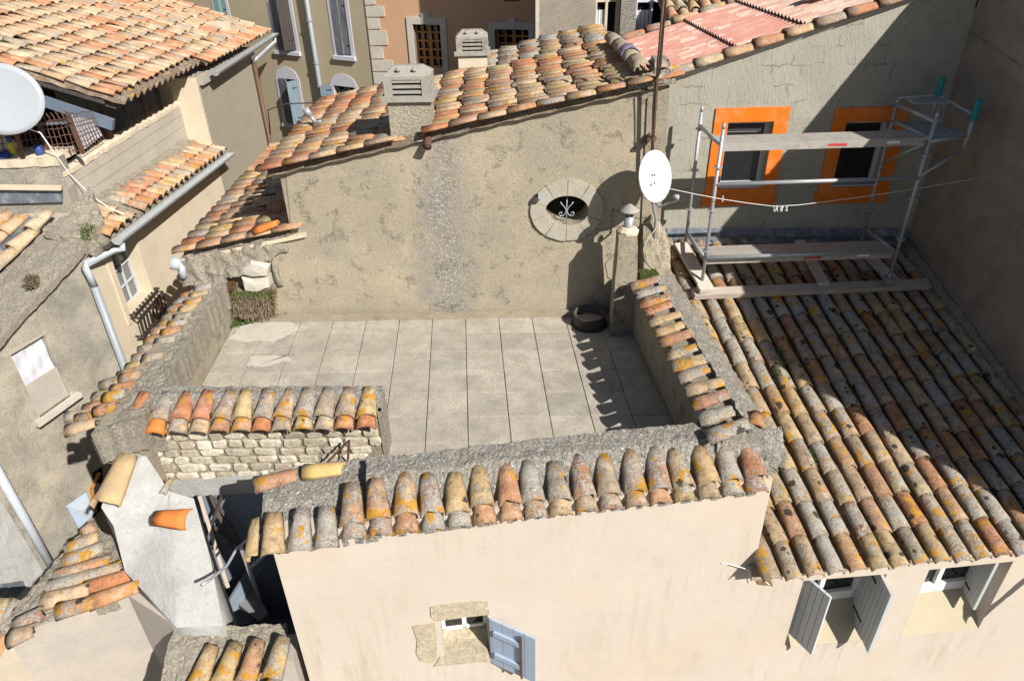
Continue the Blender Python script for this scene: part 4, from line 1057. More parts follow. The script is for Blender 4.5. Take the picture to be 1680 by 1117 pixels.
def sheet(x0, x1, lift, mat, width=2.7):
    mb = MB(); nu = 300; per = .115
    for j, s in enumerate((x0, x0+.02, x1)):
        for i in range(nu+1):
            t = i/nu*width
            h = .018*math.cos(2*math.pi*t/per)
            mb.v.append(tuple(gl+vdir*s+SY*(t-.02)+SNn*(lift+h+(.02 if j < 2 else 0))))
    W = nu+1
    for j in range(2):
        for i in range(nu): mb.f.append((j*W+i, j*W+i+1, (j+1)*W+i+1, (j+1)*W+i))
    # thickness at the lower edge
    o = len(mb.v)
    for i in range(nu+1): mb.v.append(tuple(V3(mb.v[i])-SNn*.012))
    for i in range(nu): mb.f.append((i, o+i, o+i+1, i+1))
    return part('roof_sheet', mb, mat, rep)
sheet(-.15, .98, .06, 'sheet'); sheet(.86, 1.72, .085, 'sheet'); sheet(1.62, 4.4, .11, 'sheet_pale')
part('roof_underlay', MB().prism([gl-vdir*.2, gl+vdir*4.4, gl+vdir*4.4+SY*2.7, gl-vdir*.2+SY*2.7], -SNn*.06), 'timber', rep)
TP = Tiles(); pv = variants('tile_pale','near')
for k in range(13):
    TP.add(random.choice(pv), tmat(gl+vdir*(k*.345-.05)+SNn*.075-SY*.03, vdir, SY, SNn, .6, -R(1.5)), (1.15,.95))
    if k < 8: TP.add(random.choice(variants('tile_mid','near')), tmat(gl+vdir*(k*.40-.1)+SNn*.08+SY*2.62, vdir, SY, SNn, .8, -R(1.5)), (1.1,1.05))
TP.flush(rep)
# roof outlet in the pale sheet
rp_ = onplane(1345,6,gl+SNn*.1,SNn)
solo('roof_vent', MB().lathe([(.0,.0),(.09,.0),(.085,.12),(.12,.13),(.11,.17),(.05,.2),(0,.2)], rp_, 12), 'tile_mid', 'squat clay vent at the top of the pale roof sheets', 'vent', smooth=True)

# ================================================================== CHIMNEY AND DISH ON THE TERRACE CORNER
ch = thing('slim_chimney', 'slim rendered chimney with metal cowl in the back corner of the terrace', 'chimney', (1.37,7.5,0))
x0, x1, y0, y1 = 1.22, 1.53, 7.36, 7.62; zt = 1.30
mb = MB(); N_ = 10
def stackfn(z): k = z/zt; return (x0+.02*k, x1-.08*k, y0+.01*k, y1-.03*k)
for j in range(N_+1):
    a, b, c, d = stackfn(zt*j/N_); r_ = lambda: random.uniform(-.006,.006)
    mb.v += [(a+r_(),c+r_(),zt*j/N_),(b+r_(),c+r_(),zt*j/N_),(b+r_(),d,zt*j/N_),(a+r_(),d,zt*j/N_)]
for j in range(N_):
    for k in range(4): mb.f.append((j*4+k, j*4+(k+1)%4, (j+1)*4+(k+1)%4, (j+1)*4+k))
mb.f.append((N_*4, N_*4+1, N_*4+2, N_*4+3))
part('stack', mb, 'parapet', ch)
part('plinth', MB().box((1.20,7.33,0),(1.56,7.66,.05)), 'crust_tan', ch)
tc = V3((1.36,7.49,zt))
part('collar', MB().lathe([(.12,-.01),(.125,.03),(.08,.07),(.0,.07)], tc, 10), 'cream', ch)
part('flue_pipe', MB().lathe([(.055,.05),(.055,.20),(.048,.20),(.048,.05)], tc, 14), 'galv', ch, True)
for k in range(3):
    a = 2.1*k+.4; part('strut', MB().tube([tc+V3((.05*math.cos(a),.05*math.sin(a),.18)), tc+V3((.06*math.cos(a),.06*math.sin(a),.27))], .007, 5), 'galv', ch)
part('cowl', MB().lathe([(.0,.345),(.02,.34),(.115,.275),(.118,.265),(.02,.32),(0,.325)], tc, 18), 'chimneycem', ch, True)
# rising haunch of the parapet against the gable
hb = []
part('haunch', rough_grid(lambda u,v: V3((1.60+u*.33, 7.60+.34*v, (.74+.62*min(1,v*1.6)*(1-.55*abs(u-.3)*1.3))*1.0)), 16, 16, .03, 8, skirt=(0,0,-.7)), 'parapet', house)
moss = part('moss_patch', rough_grid(lambda u,v: V3((1.52+u*.22, 7.40+.14*v, .80)), 16, 8, .02, 25, skirt=(0,0,-.06)), 'moss', house)

def dish(c, n, rw, rh, label, mat, lnb_dir, mount=None, dep=.16, feed=True, back=False, bolts=True):
    n = V3(n).normalized(); x = n.cross(Z3).normalized(); y = x.cross(n).normalized()
    t = thing('satellite_dish', label, 'dish', c-y*rh)
    mb = MB(); NR_, NA = 6, 36
    def pt(r_, a, off=0): 
        return c+x*(rw*r_*math.cos(a))+y*(rh*r_*math.sin(a))+n*(dep*rh*(r_*r_-1)+off)
    mb.v.append(tuple(pt(0,0)))
    for j in range(1, NR_+1):
        for k in range(NA): mb.v.append(tuple(pt(j/NR_, 2*math.pi*k/NA)))
    for k in range(NA): mb.f.append((0, 1+k, 1+(k+1)%NA))
    for j in range(NR_-1):
        for k in range(NA): a = 1+j*NA+k; b = 1+j*NA+(k+1)%NA; mb.f.append((a, a+NA, b+NA, b))
    o = len(mb.v)
    for k in range(NA): mb.v.append(tuple(pt(1.0,2*math.pi*k/NA)-n*.02))
    for k in range(NA): a = 1+(NR_-1)*NA+k; b = 1+(NR_-1)*NA+(k+1)%NA; mb.f.append((a, o+k, o+(k+1)%NA, b))
    o2 = len(mb.v); mb.v.append(tuple(pt(0,0)-n*.012)); 
    for k in range(NA): mb.f.append((o+k, o2, o+(k+1)%NA))
    part('reflector', mb, mat, t, True, fix=False)
    for ax, ay in ((-.10,.05),(.05,.07),(-.02,-.25),(.22,-.28)):
        p = c+x*(rw*ax)+y*(rh*ay); r2 = ax*ax+ay*ay; p += n*(.16*rh*(r2-1)+.004)
        if bolts: part('bolt', MB().tube([p-n*.004, p+n*.006], .011, 6), 'darkmetal', t)
    return t, x, y, n
dc = vy(1076,290,7.5)
dt, dx, dy, dnn = dish(dc, (.55,-.78,.28), .245, .285, 'white satellite dish on the terrace corner beside the scaffolding', 'dishwhite', None)
foot = dc-dy*.30
armb = dc-dy*.28-dnn*.06
lnb = vy(1112,324,7.15)
part('feed_arm', MB().tube([armb, armb-dy*.06+dnn*.05, lnb-Z3*.03], .011, 6), 'galv', dt, True)
part('receiver', MB().tube([lnb, lnb-dnn*.05+Z3*.015], [.028,.022], 10).tube([lnb-Z3*.03, lnb+Z3*.01], .015, 8), 'dishgrey', dt, True)
part('back_bracket', MB().tube([dc-dnn*.05, dc-dnn*.12-dy*.1, V3((1.72,7.72,1.35)), V3((1.72,7.76,1.0))], .018, 8), 'galv', dt, True)
c0 = V3((1.74,7.62,1.35))
solo('dish_cable', MB().tube([c0, vy(1058,400,7.5), vy(1062,425,7.5), vy(1075,450,7.6), vy(1088,470,7.3)+Z3*.02, vy(1095,480,7.2)], .0045, 5).tube([c0, vy(1082,380,7.5), vy(1078,410,7.5), vy(1090,440,7.5)], .0045, 5), 'cream', 'pale cables hanging from the dish down to the parapet', 'cable')
# mast in front of the gable
mtop = vy(1092,-40,7.75); mb0 = vy(1067,290,7.80)
mast = thing('antenna_mast', 'tall thin rusty mast rising in front of the right end of the gable', 'mast', mb0)
part('pole', MB().tube([mb0, vy(1078,130,7.77), mtop], .018, 8), 'rust', mast, True)
part('cable', MB().tube([vy(1096,-40,7.74), vy(1083,120,7.74), vy(1074,135,7.74), vy(1071,180,7.76), vy(1070,230,7.76)], .008, 5), 'darkmetal', mast)
cl_ = vy(1069,228,7.78)
part('clamp', MB().box((cl_.x-.05,cl_.y-.02,cl_.z-.015),(cl_.x+.05,cl_.y+.14,cl_.z+.015)), 'rust', mast)
part('stay', MB().tube([vy(1066,218,7.78), wp(1052,236)], .008, 5), 'rust', mast)

# fire ring on the slabs
fc0 = hz(967,531,0)
fr_ = thing('fire_ring', 'round rusty metal drum ring standing on the slabs by the chimney', 'brazier', fc0)
part('ring', MB().lathe([(.20,.0),(.205,.03),(.205,.15),(.21,.16),(.197,.16),(.192,.03),(.185,.0)], fc0, 28), 'drum', fr_, True)
part('foot_plate', MB().lathe([(0,.004),(.23,.004),(.235,.012),(.0,.012)], fc0, 28), 'darkmetal', fr_)
part('ash', MB().lathe([(0,.05),(.19,.045),(.19,.01)], fc0, 20), 'timber', fr_)

# ================================================================== SCAFFOLD
scf = thing('scaffold', 'galvanised steel scaffold tower on the tiles in front of the orange windows', 'scaffold', rp(1300,440,.1))
def foot_of(x, y, off=.1): return rp(x, y, off)
fl1 = foot_of(1151,468,.16); fr1 = vy(1461,449,fl1.y+.06); bl1 = foot_of(1125,398,.1); bl1 = vy(1125,398,min(bl1.y,8.33)); br1 = vy(1412,398,bl1.y+.04)
print('feet', fl1, fr1, bl1, br1)
def standard(base, py, rr=.0205):
    top = above(base, py); p = part('standard', MB().tube([base, top], rr, 10), 'galv', scf, True)
    L_ = (top-base).length; k = .45
    while k < L_-.15:
        part('rosette', MB().lathe([(.024,0),(.05,0),(.05,.012),(.024,.012)], base+Z3*k, 10), 'galv', p); k += .5
    part('spigot', MB().tube([top, top+Z3*.06], .019, 8), 'galv', p, True)
    return top
t_fl = standard(fl1, 212); t_bl = standard(bl1, 184); t_fr = standard(fr1, 194); t_br = standard(br1, 172)
for b_ in (fl1, fr1, bl1, br1):
    part('base_plate', MB().box((b_.x-.08,b_.y-.08,b_.z-.07),(b_.x+.08,b_.y+.08,b_.z-.06)).tube([b_-Z3*.06, b_], .017, 8), 'galv', scf)
zat = lambda base, py: above(base, py)
# ledgers
zl = zat(fl1, 302).z
part('ledger', MB().tube([zat(fl1,303), V3((fr1.x,fr1.y,zl))], .024, 10), 'galv', scf, True)
zp = zat(fl1, 238).z                                          # upper platform level
def platform(zz, name, lab):
    y0 = fl1.y+.03; y1 = bl1.y-.02
    A_ = V3((fl1.x+.02, fl1.y+.04, zz)); B_ = V3((fr1.x-.02, fr1.y+.04, zz)); D_ = V3((bl1.x+.02, fl1.y+.36, zz)); C_ = V3((fr1.x-.02, fr1.y+.36, zz))
    p = part(name, MB().slabq([A_, B_, C_, D_], (0,0,-.018)), 'galvboard', scf, False, None, lab)
    part('front_rail', MB().slabq([A_+V3((0,-.012,.004)), B_+V3((0,-.012,.004)), B_+V3((0,.0,.004)), A_+V3((0,0,.004))], (0,0,-.085)), 'galvboard', p)
    part('end_hook', MB().tube([A_+V3((-.02,.05,.0)), D_+V3((-.02,-.05,.0))], .02, 8), 'galv', p, True)
    part('end_hook', MB().tube([B_+V3((.02,.05,.0)), C_+V3((.02,-.05,.0))], .02, 8), 'galv', p, True)
    m_ = A_.lerp(B_, .56); part('sticker', MB().slabq([m_+V3((-.15,-.0135,-.03)), m_+V3((.12,-.0135,-.03)), m_+V3((.12,-.0135,-.055)), m_+V3((-.15,-.0135,-.055))], (0,-.001,0)), 'labelred', p)
    m_ = A_.lerp(B_, .84); part('sticker', MB().slabq([m_+V3((-.07,-.0135,-.02)), m_+V3((.07,-.0135,-.02)), m_+V3((.07,-.0135,-.05)), m_+V3((-.07,-.0135,-.05))], (0,-.001,0)), 'whitepaint', p)
platform(zp, 'upper_platform', 'upper deck, half in sun')
zlow = zat(fl1, 425).z
platform(zlow, 'lower_platform', 'lower deck just above the tiles')
part('ledger', MB().tube([V3((fl1.x,fl1.y-.03,zlow+.03)), V3((fr1.x,fr1.y-.03,zlow+.03))], .024, 10), 'galv', scf, True)
for b1, b2 in ((fl1,bl1),(fr1,br1)):
    for z_ in (zp, zlow): part('transom', MB().tube([V3((b1.x,b1.y,z_)), V3((b2.x,b2.y,z_))], .024, 8), 'galv', scf, True)
zg = zat(fr1, 200).z
part('transom', MB().tube([V3((fr1.x,fr1.y,zg)), V3((br1.x,br1.y,zg))], .024, 8), 'galv', scf, True)
part('brace', MB().tube([V3((br1.x,br1.y,zat(br1,270).z)), V3((fr1.x-.05,fr1.y,zp-.05))], .018, 8), 'galv', scf, True)
# outrigger bay to the right
oR = V3((fr1.x+.52, fr1.y+.18, zp)); oB = V3((br1.x+.45, br1.y+.0, zp))
D1 = part('outrigger_deck', MB().slabq([V3((fr1.x+.04,fr1.y+.06,zp)), V3((fr1.x+.50,fr1.y+.16,zp)), V3((br1.x+.40,br1.y-.06,zp)), V3((br1.x+.06,br1.y-.06,zp))], (0,0,-.03)), 'galv', scf)
for k in range(6):
    a = k/6+.05; p_ = V3((fr1.x+.05,fr1.y+.08,zp+.004)).lerp(V3((fr1.x+.49,fr1.y+.17,zp+.004)), a); q_ = V3((br1.x+.07,br1.y-.08,zp+.004)).lerp(V3((br1.x+.39,br1.y-.08,zp+.004)), a)
    part('deck_rib', MB().beam(p_, q_, .02, .008), 'galv', D1)
for P_, hh, dz in ((oR, .30, -.22), (oB, .42, -.1)):
    s_ = part('standard', MB().tube([P_+Z3*dz, P_+Z3*(hh-.1)], .024, 10), 'galv', scf, True)
    part('sleeve', MB().lathe([(.034,hh-.14),(.034,hh+.06),(.030,hh+.065),(.0,hh+.065)], P_, 10).lathe([(.045,hh-.15),(.045,hh-.13)], P_, 10), 'turq', s_, True)
part('ledger', MB().tube([V3((fr1.x,fr1.y,zp-.03)), oR-Z3*.03, oB-Z3*.03, V3((br1.x,br1.y,zp-.03))], .022, 8), 'galv', scf, True)
part('ledger', MB().tube([V3((br1.x,br1.y,zp+.26)), V3((oB.x,oB.y,zp+.28)), V3((oR.x,oR.y,zp+.2))], .016, 8), 'galv', scf, True)
part('guard_board', MB().slabq([V3((br1.x+.05,br1.y-.1,zp+.28)), V3((oB.x-.02,oB.y-.1,zp+.28)), V3((oB.x-.02,oB.y-.28,zp+.27)), V3((br1.x+.05,br1.y-.28,zp+.27))], (0,0,-.02)), 'galv', scf)
part('brace', MB().tube([oR+Z3*-.18, V3((fr1.x,fr1.y,zp-.42))], .02, 8), 'galv', scf, True)
part('brace', MB().tube([V3((fr1.x+.05,fr1.y+.1,zp-.05)), V3((fr1.x+.02,fr1.y+.05,zp-.42))], .018, 8), 'galv', scf, True)
# timbers the scaffold stands on
def timber(a, b, w_, h_, label, mat='timber', up=None):
    return solo('timber_beam' if h_ > .05 else 'scaffold_board', MB().beam(a, b, w_, h_, up or RN), mat, label, 'beam' if h_ > .05 else 'board')
timber(rp(1137,482,.15), rp(1522,466,.15), .13, .07, 'long grey timber laid across the tiles under the front scaffold feet')
timber(rp(1116,400,.19)+V3((0,0,0)), rp(1162,478,.21), .17, .04, 'pale sunlit board running back along the left side of the scaffold', 'timber_y')
timber(rp(1312,395,.14), rp(1352,466,.20), .14, .03, 'short board lying down the tiles under the middle of the scaffold', 'timber_y')
timber(rp(1418,412,.14), rp(1466,461,.20), .17, .03, 'short board lying down the tiles beside the right scaffold foot', 'timber_y')
solo('packing_block', MB().beam(rp(1146,474,.24), rp(1163,472,.24), .1, .05, RN), 'timber_y', 'small wooden packing block under the front left scaffold foot', 'block')
solo('chain', MB().tube([rp(1413+12*math.sin(k*1.1)+k*1.3, 452+5*math.cos(k*1.7), .2) for k in range(14)], .010, 5), 'rust', 'rusty chain lying on the long timber across the tiles', 'chain')
# washing line with pegs
la = vy(1100,310,7.45); lb = vt(1597,294,TCF,TCF+TD); lm = None
pts = []
mid = vy(1281,340,7.5)
for k in range(13):
    t = k/12
    p_ = la.lerp(mid, t/.36) if t < .36 else mid.lerp(lb, (t-.36)/.64)
    pts.append(p_-Z3*(.02*math.sin(math.pi*min(1,(t/.36 if t < .36 else (t-.36)/.64)))))
solo('washing_line', MB().tube(pts, .0035, 5), 'whitepaint', 'thin white washing line strung in front of the orange windows', 'line')
for k in range(8):
    p_ = mid+V3((-.075+k*.021, 0, 0))
    a = .03*math.sin(k*2.3)
    solo('clothes_peg', MB().beam(p_+V3((0,0,.02)), p_+V3((a,-.01,-.045)), .008, .012, (0,1,0)), 'cloth' if k%3 else 'limestone', 'small pale clothes peg bunched with others at the lowest point of the washing line', 'peg', 'pegs bunched on the washing line')
p_ = la.lerp(mid, .47); solo('clothes_peg', MB().beam(p_+Z3*.02, p_-Z3*.05, .008, .012, (0,1,0)), 'cloth', 'lone clothes peg on the washing line by the left scaffold pole', 'peg')

# ================================================================== STAIRWELL, WHITE WALL, LOW WALLS (bottom left)
ww = thing('stair_wall', 'thick whitewashed wall beside the open stairwell with a tile bedded on its top', 'wall', (-3.2,4.5,-7))
top = [hz(214,742,.26), hz(240,748,.24), hz(278,806,.02), hz(318,818,-.06), hz(345,915,-.42), hz(366,1026,-.86), hz(290,1029,-.84), hz(205,937,-.60), hz(186,862,-.12), hz(166,832,.04)]
mb = MB(); n_ = len(top)
bot = [V3((p.x,p.y,-7)) for p in top]
# break the sloping top into a finer, slightly lumpy skin
bm = bmesh.new(); vs_ = [bm.verts.new(p) for p in top]; bm.faces.new(vs_)
bmesh.ops.triangulate(bm, faces=bm.faces[:]); 
for _ in range(4): bmesh.ops.subdivide_edges(bm, edges=bm.edges[:], cuts=1)
bm.verts.index_update()
vv = []
for v in bm.verts:
    p = v.co.copy()
    if not v.is_boundary: p.z += .035+mnoise.noise(p*3)*.05
    vv.append(p)
mb.add(vv, [tuple(v.index for v in f.verts) for f in bm.faces]); bm.free()
mb.add(top+bot, [(i,(i+1)%n_,(i+1)%n_+n_,i+n_) for i in range(n_)])
part('wall', mb, 'whitewash', ww, True)
big = tile_mesh('cap_tile', plain('ochre_clay', (.52,.37,.20), .85, 0, .35, 14, .006, (.40,.30,.20)), L=.50, r0=.15, r1=.11, seg=12, nl=4, wob=.006, chip=1, seed=4)
place('cap_tile', big, ww, tmat(hz(177,834,.10), hz(217,742,.30)-hz(177,834,.10), (1,0,0), V3((-.25,-.1,1)), .0))
pa = hz(312,852,-.02); pb = hz(240,850,-.01)
place('tile', og, ww, tmat(pa, pb-pa, (0,1,0), V3((-.1,-.35,1)), .1) @ Matrix.Diagonal((1.1,.75,1,1)), None, 'bright orange tile set sideways in the whitewash')
place('tile', variants('tile_red')[0], ww, tmat(hz(268,812,.02), V3((.1,.6,.2)), (1,0,0), Z3, .1) @ Matrix.Diagonal((.35,.4,.6,1)))

stw = thing('stairwell', 'dark stairwell dropping between the whitewashed wall and the cream house', 'stairs', (-2.4,4.4,-3.2))
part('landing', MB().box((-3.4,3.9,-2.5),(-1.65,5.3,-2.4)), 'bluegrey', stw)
part('rear_wall', MB().box((-3.6,5.21,-4),(-1.3,5.235,-.34)), 'bluegrey', stw)  # whitewashed wall in a dark tone that stands in for its shade
part('side_lining', MB().box((-1.95,3.95,-4),(-1.93,5.2,-.35)), 'bluegrey', stw)  # same painted shade tone as the rear wall
for k in range(6):
    z_ = -2.35-.0+k*.17; 
    a = hz(375,1010,z_)
    part('step', MB().box((-2.25+k*.10,3.95,-2.4),(-2.13+k*.10,4.75,z_)), 'navy', stw)
part('tread', MB().slabq([hz(362,1024,-1.9), hz(392,988,-1.9), hz(418,1018,-1.9), hz(400,1024,-1.9)], (0,0,-.05)), 'navy', stw)
part('tread', MB().slabq([hz(385,985,-1.7), hz(410,950,-1.7), hz(440,1005,-1.7), hz(425,1018,-1.7)], (0,0,-.05)), 'navy', stw)
part('stringer', MB().beam(hz(362,1024,-1.85), hz(428,915,-1.3), .03, .16), 'bluegrey', stw)
hr = thing('handrail', 'bent grey steel handrail climbing out of the stairwell', 'handrail', hz(330,960,-.35))
part('rail', MB().tube([hz(331,959,-.30), hz(345,950,-.34), hz(372,928,-.42), hz(388,900,-.45), hz(410,882,-.40), hz(436,856,-.3)], .014, 8), 'galv', hr, True)
part('post', MB().beam(hz(395,896,-.42), hz(428,990,-1.5), .035, .02), 'galv', hr)
part('stay', MB().beam(hz(410,932,-.9), hz(436,908,-.8), .03, .02), 'galv', hr)
gt = thing('wooden_gate', 'tall brown wooden gate with crossed braces leaning open in the stairwell', 'gate', hz(360,930,-2))
def sp2(x, y, Y): return vy(x, y, Y)
part('stile', MB().beam(sp2(327,812,5.05), sp2(374,962,4.75), .035, .045), 'ochrewood' if False else 'timber', gt)
for a, b in (((350,815),(402,900)),((365,812),(347,862)),((347,862),(402,900)),((345,812),(385,905))):
    part('brace', MB().beam(sp2(*a,5.1), sp2(*b,4.95), .03, .02), 'shutter_brown', gt)

# low tile-topped wall (lower left)
low = thing('low_garden_wall', 'low pinkish grey wall topped by weathered tiles laid sideways, lower left', 'wall', (-4,4.4,-7))
LZ = -.78
tpz = lambda x, y, z=LZ: hz(x, y, z)
pp = [tpz(148,856), tpz(200,900), tpz(236,916), tpz(210,972), tpz(62,1020), tpz(15,1052), tpz(0,1015), tpz(78,935)]
part('wall', MB().prism([V3((p.x,p.y,-7)) for p in pp], (0,0,7+LZ-.05)), 'pinkgrey', low)
part('wall_return', MB().prism([tpz(207,974,-.80), tpz(237,914,-.76), hz(292,1028,-.86), hz(300,1042,-.95)], (0,0,-5)), 'pinkgrey', low)
part('white_corner', MB().prism([tpz(58,1022,-.83)+V3((0,-.01,0)), tpz(100,1011,-.83)+V3((0,-.01,0)), tpz(100,1009,-.83), tpz(58,1020,-.83)], (0,0,-5)), 'whitewash', low)
crust('mortar_cap', [tpz(150,852,-.72), tpz(200,896,-.72), tpz(240,912,-.72)], [tpz(0,1030,-.80), tpz(60,1020,-.80), tpz(212,974,-.80)], 'crust_tan', low, .03, 8, 50, 40, (0,0,-.15))
TL = Tiles(); vr = variants('tile_red')
rows = [((140,880),(160,862),.55),((112,905),(165,880),.8),((108,925),(172,898),.85),((95,948),(185,918),1.),((82,968),(200,930),1.1),((72,990),(150,965),1.1),((140,970),(228,938),1.1),((98,1004),(160,988),1.),((150,990),(232,962),1.05),((30,1030),(75,1005),.9),((20,1050),(60,1035),.8)]
for a, b, l in rows:
    A_ = tpz(*a,-.74); B_ = tpz(*b,-.68)
    TL.add(random.choice(vr), tmat(A_, B_-A_, (0,1,0), V3((0,-.1,1)), .8), (1.05, (B_-A_).length/.42*1.02))
TL.flush(low)
# small roof in front of the stairwell
q0 = thing('porch_roof', 'small tiled lean-to roof in front of the stairwell at the bottom of the picture', 'roof', (-2.4,3.6,-1.4))
part('wall', MB().prism([V3((-2.83,3.72,-7)), V3((-2.83,4.0,-7)), V3((-2.0,4.10,-7)), V3((-2.0,3.82,-7))], (0,0,5.86)), 'pinkgrey', q0)
part('front_wall', MB().prism([V3((-2.85,2.75,-7)), V3((-2.85,3.75,-7)), V3((-1.98,3.74,-7)), V3((-1.98,2.85,-7))], (0,0,5.4)), 'front', q0)
qd = FD
qa = vy(286,1030,4.02); qb = vy(470,1022,4.14); qz = qa.z
print('Q', qa, qb)
crust('mortar_cap', [qa, qb], [qa-V3((-.05,1.0,.42)), qb-V3((0,1.0,.42))], 'crust_tan', q0, .022, 9, 50, 40, (0,0,-.1), mid=[qa-V3((0,.20,.03)), qb-V3((0,.20,.03))], mv=.25)
TQ = Tiles(); upq = V3((.10,math.cos(R(22)),math.sin(R(22))))
for c in range(4):
    bx = -2.76+c*.205
    for r_ in range(3):
        P_ = V3((bx-.03*(2-r_)+.02,2.93+.12*c*.2+r_*.30,qz-.43+r_*.125))
        TQ.add(random.choice(NV), tmat(P_+Z3*.02, upq, (1,0,0), V3((0,-math.sin(R(22)),1)), 1.5, -R(1.5)), (1.05,.86))
TQ.flush(q0)

# ================================================================== LEFT HOUSE (long tiled roof over an open loft)
LX = -5.5
lh = thing('loft_house', 'old house on the left with pale orange tile roof over an open loft', 'house', (-6.5,12,-7))
cor = vx(135,430,LX); 
def yx(x, y, X): return vx(x, y, X)
e0 = yx(190,174,-5.62); e1 = yx(312,104,-5.62)
h0 = yx(347,114,-5.32); h1 = yx(446,52,-5.32)
print('A1', e0, e1, 'A2', h0, h1, 'corner', cor)
ez = (e0.z+e1.z)/2
rv = vy(50,133,e0.y); sa = math.atan2(rv.z-e0.z, e0.x-rv.x); print('roof A slope', math.degrees(sa), rv)
sa = max(R(10), min(R(22), sa))
AU = V3((-math.cos(sa),0,math.sin(sa))); AY = V3((0,1,0)); AN = V3((math.sin(sa),0,math.cos(sa)))
TA = Tiles()
AO = V3((-5.32, e0.y, (h0.z+h1.z)/2+.02))
yb = h1.y
def in_A(Q):
    return (Q.y > h0.y-.05 or Q.x < -5.62+.1) and Q.y < yb+.05
ncol = int((yb-e0.y)/.218)+1
bedA = roof(TA, AO, AY, AU, ncol, 19, .218, .33, 'tile_pale', 'flat', .04, test=in_A, L=.42, rs=1.12, jit=1.8, bed=True)
TA.flush(lh, 298)
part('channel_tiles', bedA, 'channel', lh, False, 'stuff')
part('roof_deck', MB().prism([AO+AU*.45-AN*.07, AO+AU*5-AN*.07, AO+AU*5+AY*(yb-e0.y)-AN*.07, AO+AU*.45+AY*(yb-e0.y)-AN*.07], -AN*.05), 'shutter_brown', lh)
for k in range(12):                                          # rafters
    y_ = e0.y+.1+k*.24
    part('rafter', MB().beam(V3((-5.66,y_,AO.z-.02))+AN*0, V3((-5.66,y_,AO.z-.02))+AU*3.5-AN*.02, .05, .08), 'shutter_brown', lh)
part('fascia_beam', MB().beam(vy(58,155,e0.y+.15)-Z3*.05, vy(186,205,e0.y+.15)-Z3*.0, .08, .16), 'bluewood', lh)
# A2 corner pier and spatter-rendered facade
SX = LX
A2y0 = yx(335,160,SX).y-.1; A2y1 = yx(413,95,SX).y
part('facade', MB().box((SX-.3,A2y0,-7),(SX,A2y1,AO.z-.12)), 'stuccobeige', lh)
part('gable_return', MB().box((-9.5,A2y0-.02,-7),(SX-.02,A2y0+.2,AO.z-.15)), 'cream', lh)
part('far_wall', MB().box((-9.5,A2y1-.2,-7),(SX-.3,A2y1-.01,AO.z+.4)), 'cream', lh)
part('cornice', MB().box((SX+.0,A2y0,AO.z-.28),(SX+.08,A2y1,AO.z-.12)), 'pinkgrey', lh)
# lower facade with the barred window
gz0 = yx(180,400,-5.28).z; gz1 = yx(375,252,-5.28).z
cy0, cy1 = cor.y, A2y0
wl = [yx(186,420,LX), yx(216,514,LX), yx(243,484,LX), yx(216,398,LX)]
wy0 = (wl[0].y+wl[1].y)/2-.08; wy1 = (wl[2].y+wl[3].y)/2+.12; wz1 = gz0-.12; wz0 = (wl[1].z+wl[2].z)/2
print('barred window', wy0, wy1, wz0, wz1)
hole_ = [V3((LX,wy0,wz0)), V3((LX,wy1,wz0)), V3((LX,wy1,wz1)), V3((LX,wy0,wz1))]
part('facade', wall([V3((LX,cy0,-7)), V3((LX,cy1,-7)), V3((LX,cy1,gz1+.0)), V3((LX,cy0,gz0+.0))], (-.3,0,0), [hole_]), 'cream', lh)
bw = place('window', MB().box((LX-.25,wy0,wz0),(LX-.23,wy1,wz1)).mesh('window','cloth'), lh, None, None, 'narrow window with net curtain behind an iron basket')
f = MB()
for k in range(4):
    y_ = wy0+(wy1-wy0)*k/3; f.box((LX-.21,y_-.011,wz0),(LX-.18,y_+.011,wz1))
for k in range(5):
    z_ = wz0+(wz1-wz0)*k/4; f.box((LX-.212,wy0,z_-.015),(LX-.182,wy1,z_+.005))
part('glazing_bars', f, 'shutter_grey', bw)
part('pane', MB().box((LX-.225,wy0+.01,wz0),(LX-.222,wy1-.01,wz1)), glass('sky_grey_glass', (.16,.17,.18), .2), bw)
for sgn, yy in ((-1,wy0),(1,wy1)):
    part('jamb', MB().box((LX,min(yy,yy+sgn*.12),wz0-.1),(LX+.02,max(yy,yy+sgn*.12),wz1)), 'cream', bw)
gr_ = MB()
for k in range(9):
    y_ = wy0-.03+(wy1-wy0+.06)*k/8
    gr_.tube([(LX+.02,y_,wz0+.02),(LX+.14,y_,wz0-.06),(LX+.12,y_,wz0-.34),(LX+.0,y_,wz0-.4)], .012, 5)
for z_, x_ in ((wz0+.03,.10),(wz0-.03,.145),(wz0-.33,.13)): gr_.tube([(LX,wy0-.04,z_),(LX+x_,wy0-.04,z_),(LX+x_,wy1+.04,z_),(LX,wy1+.04,z_)], .014, 5)
part('window_grille', gr_, 'darkmetal', bw)
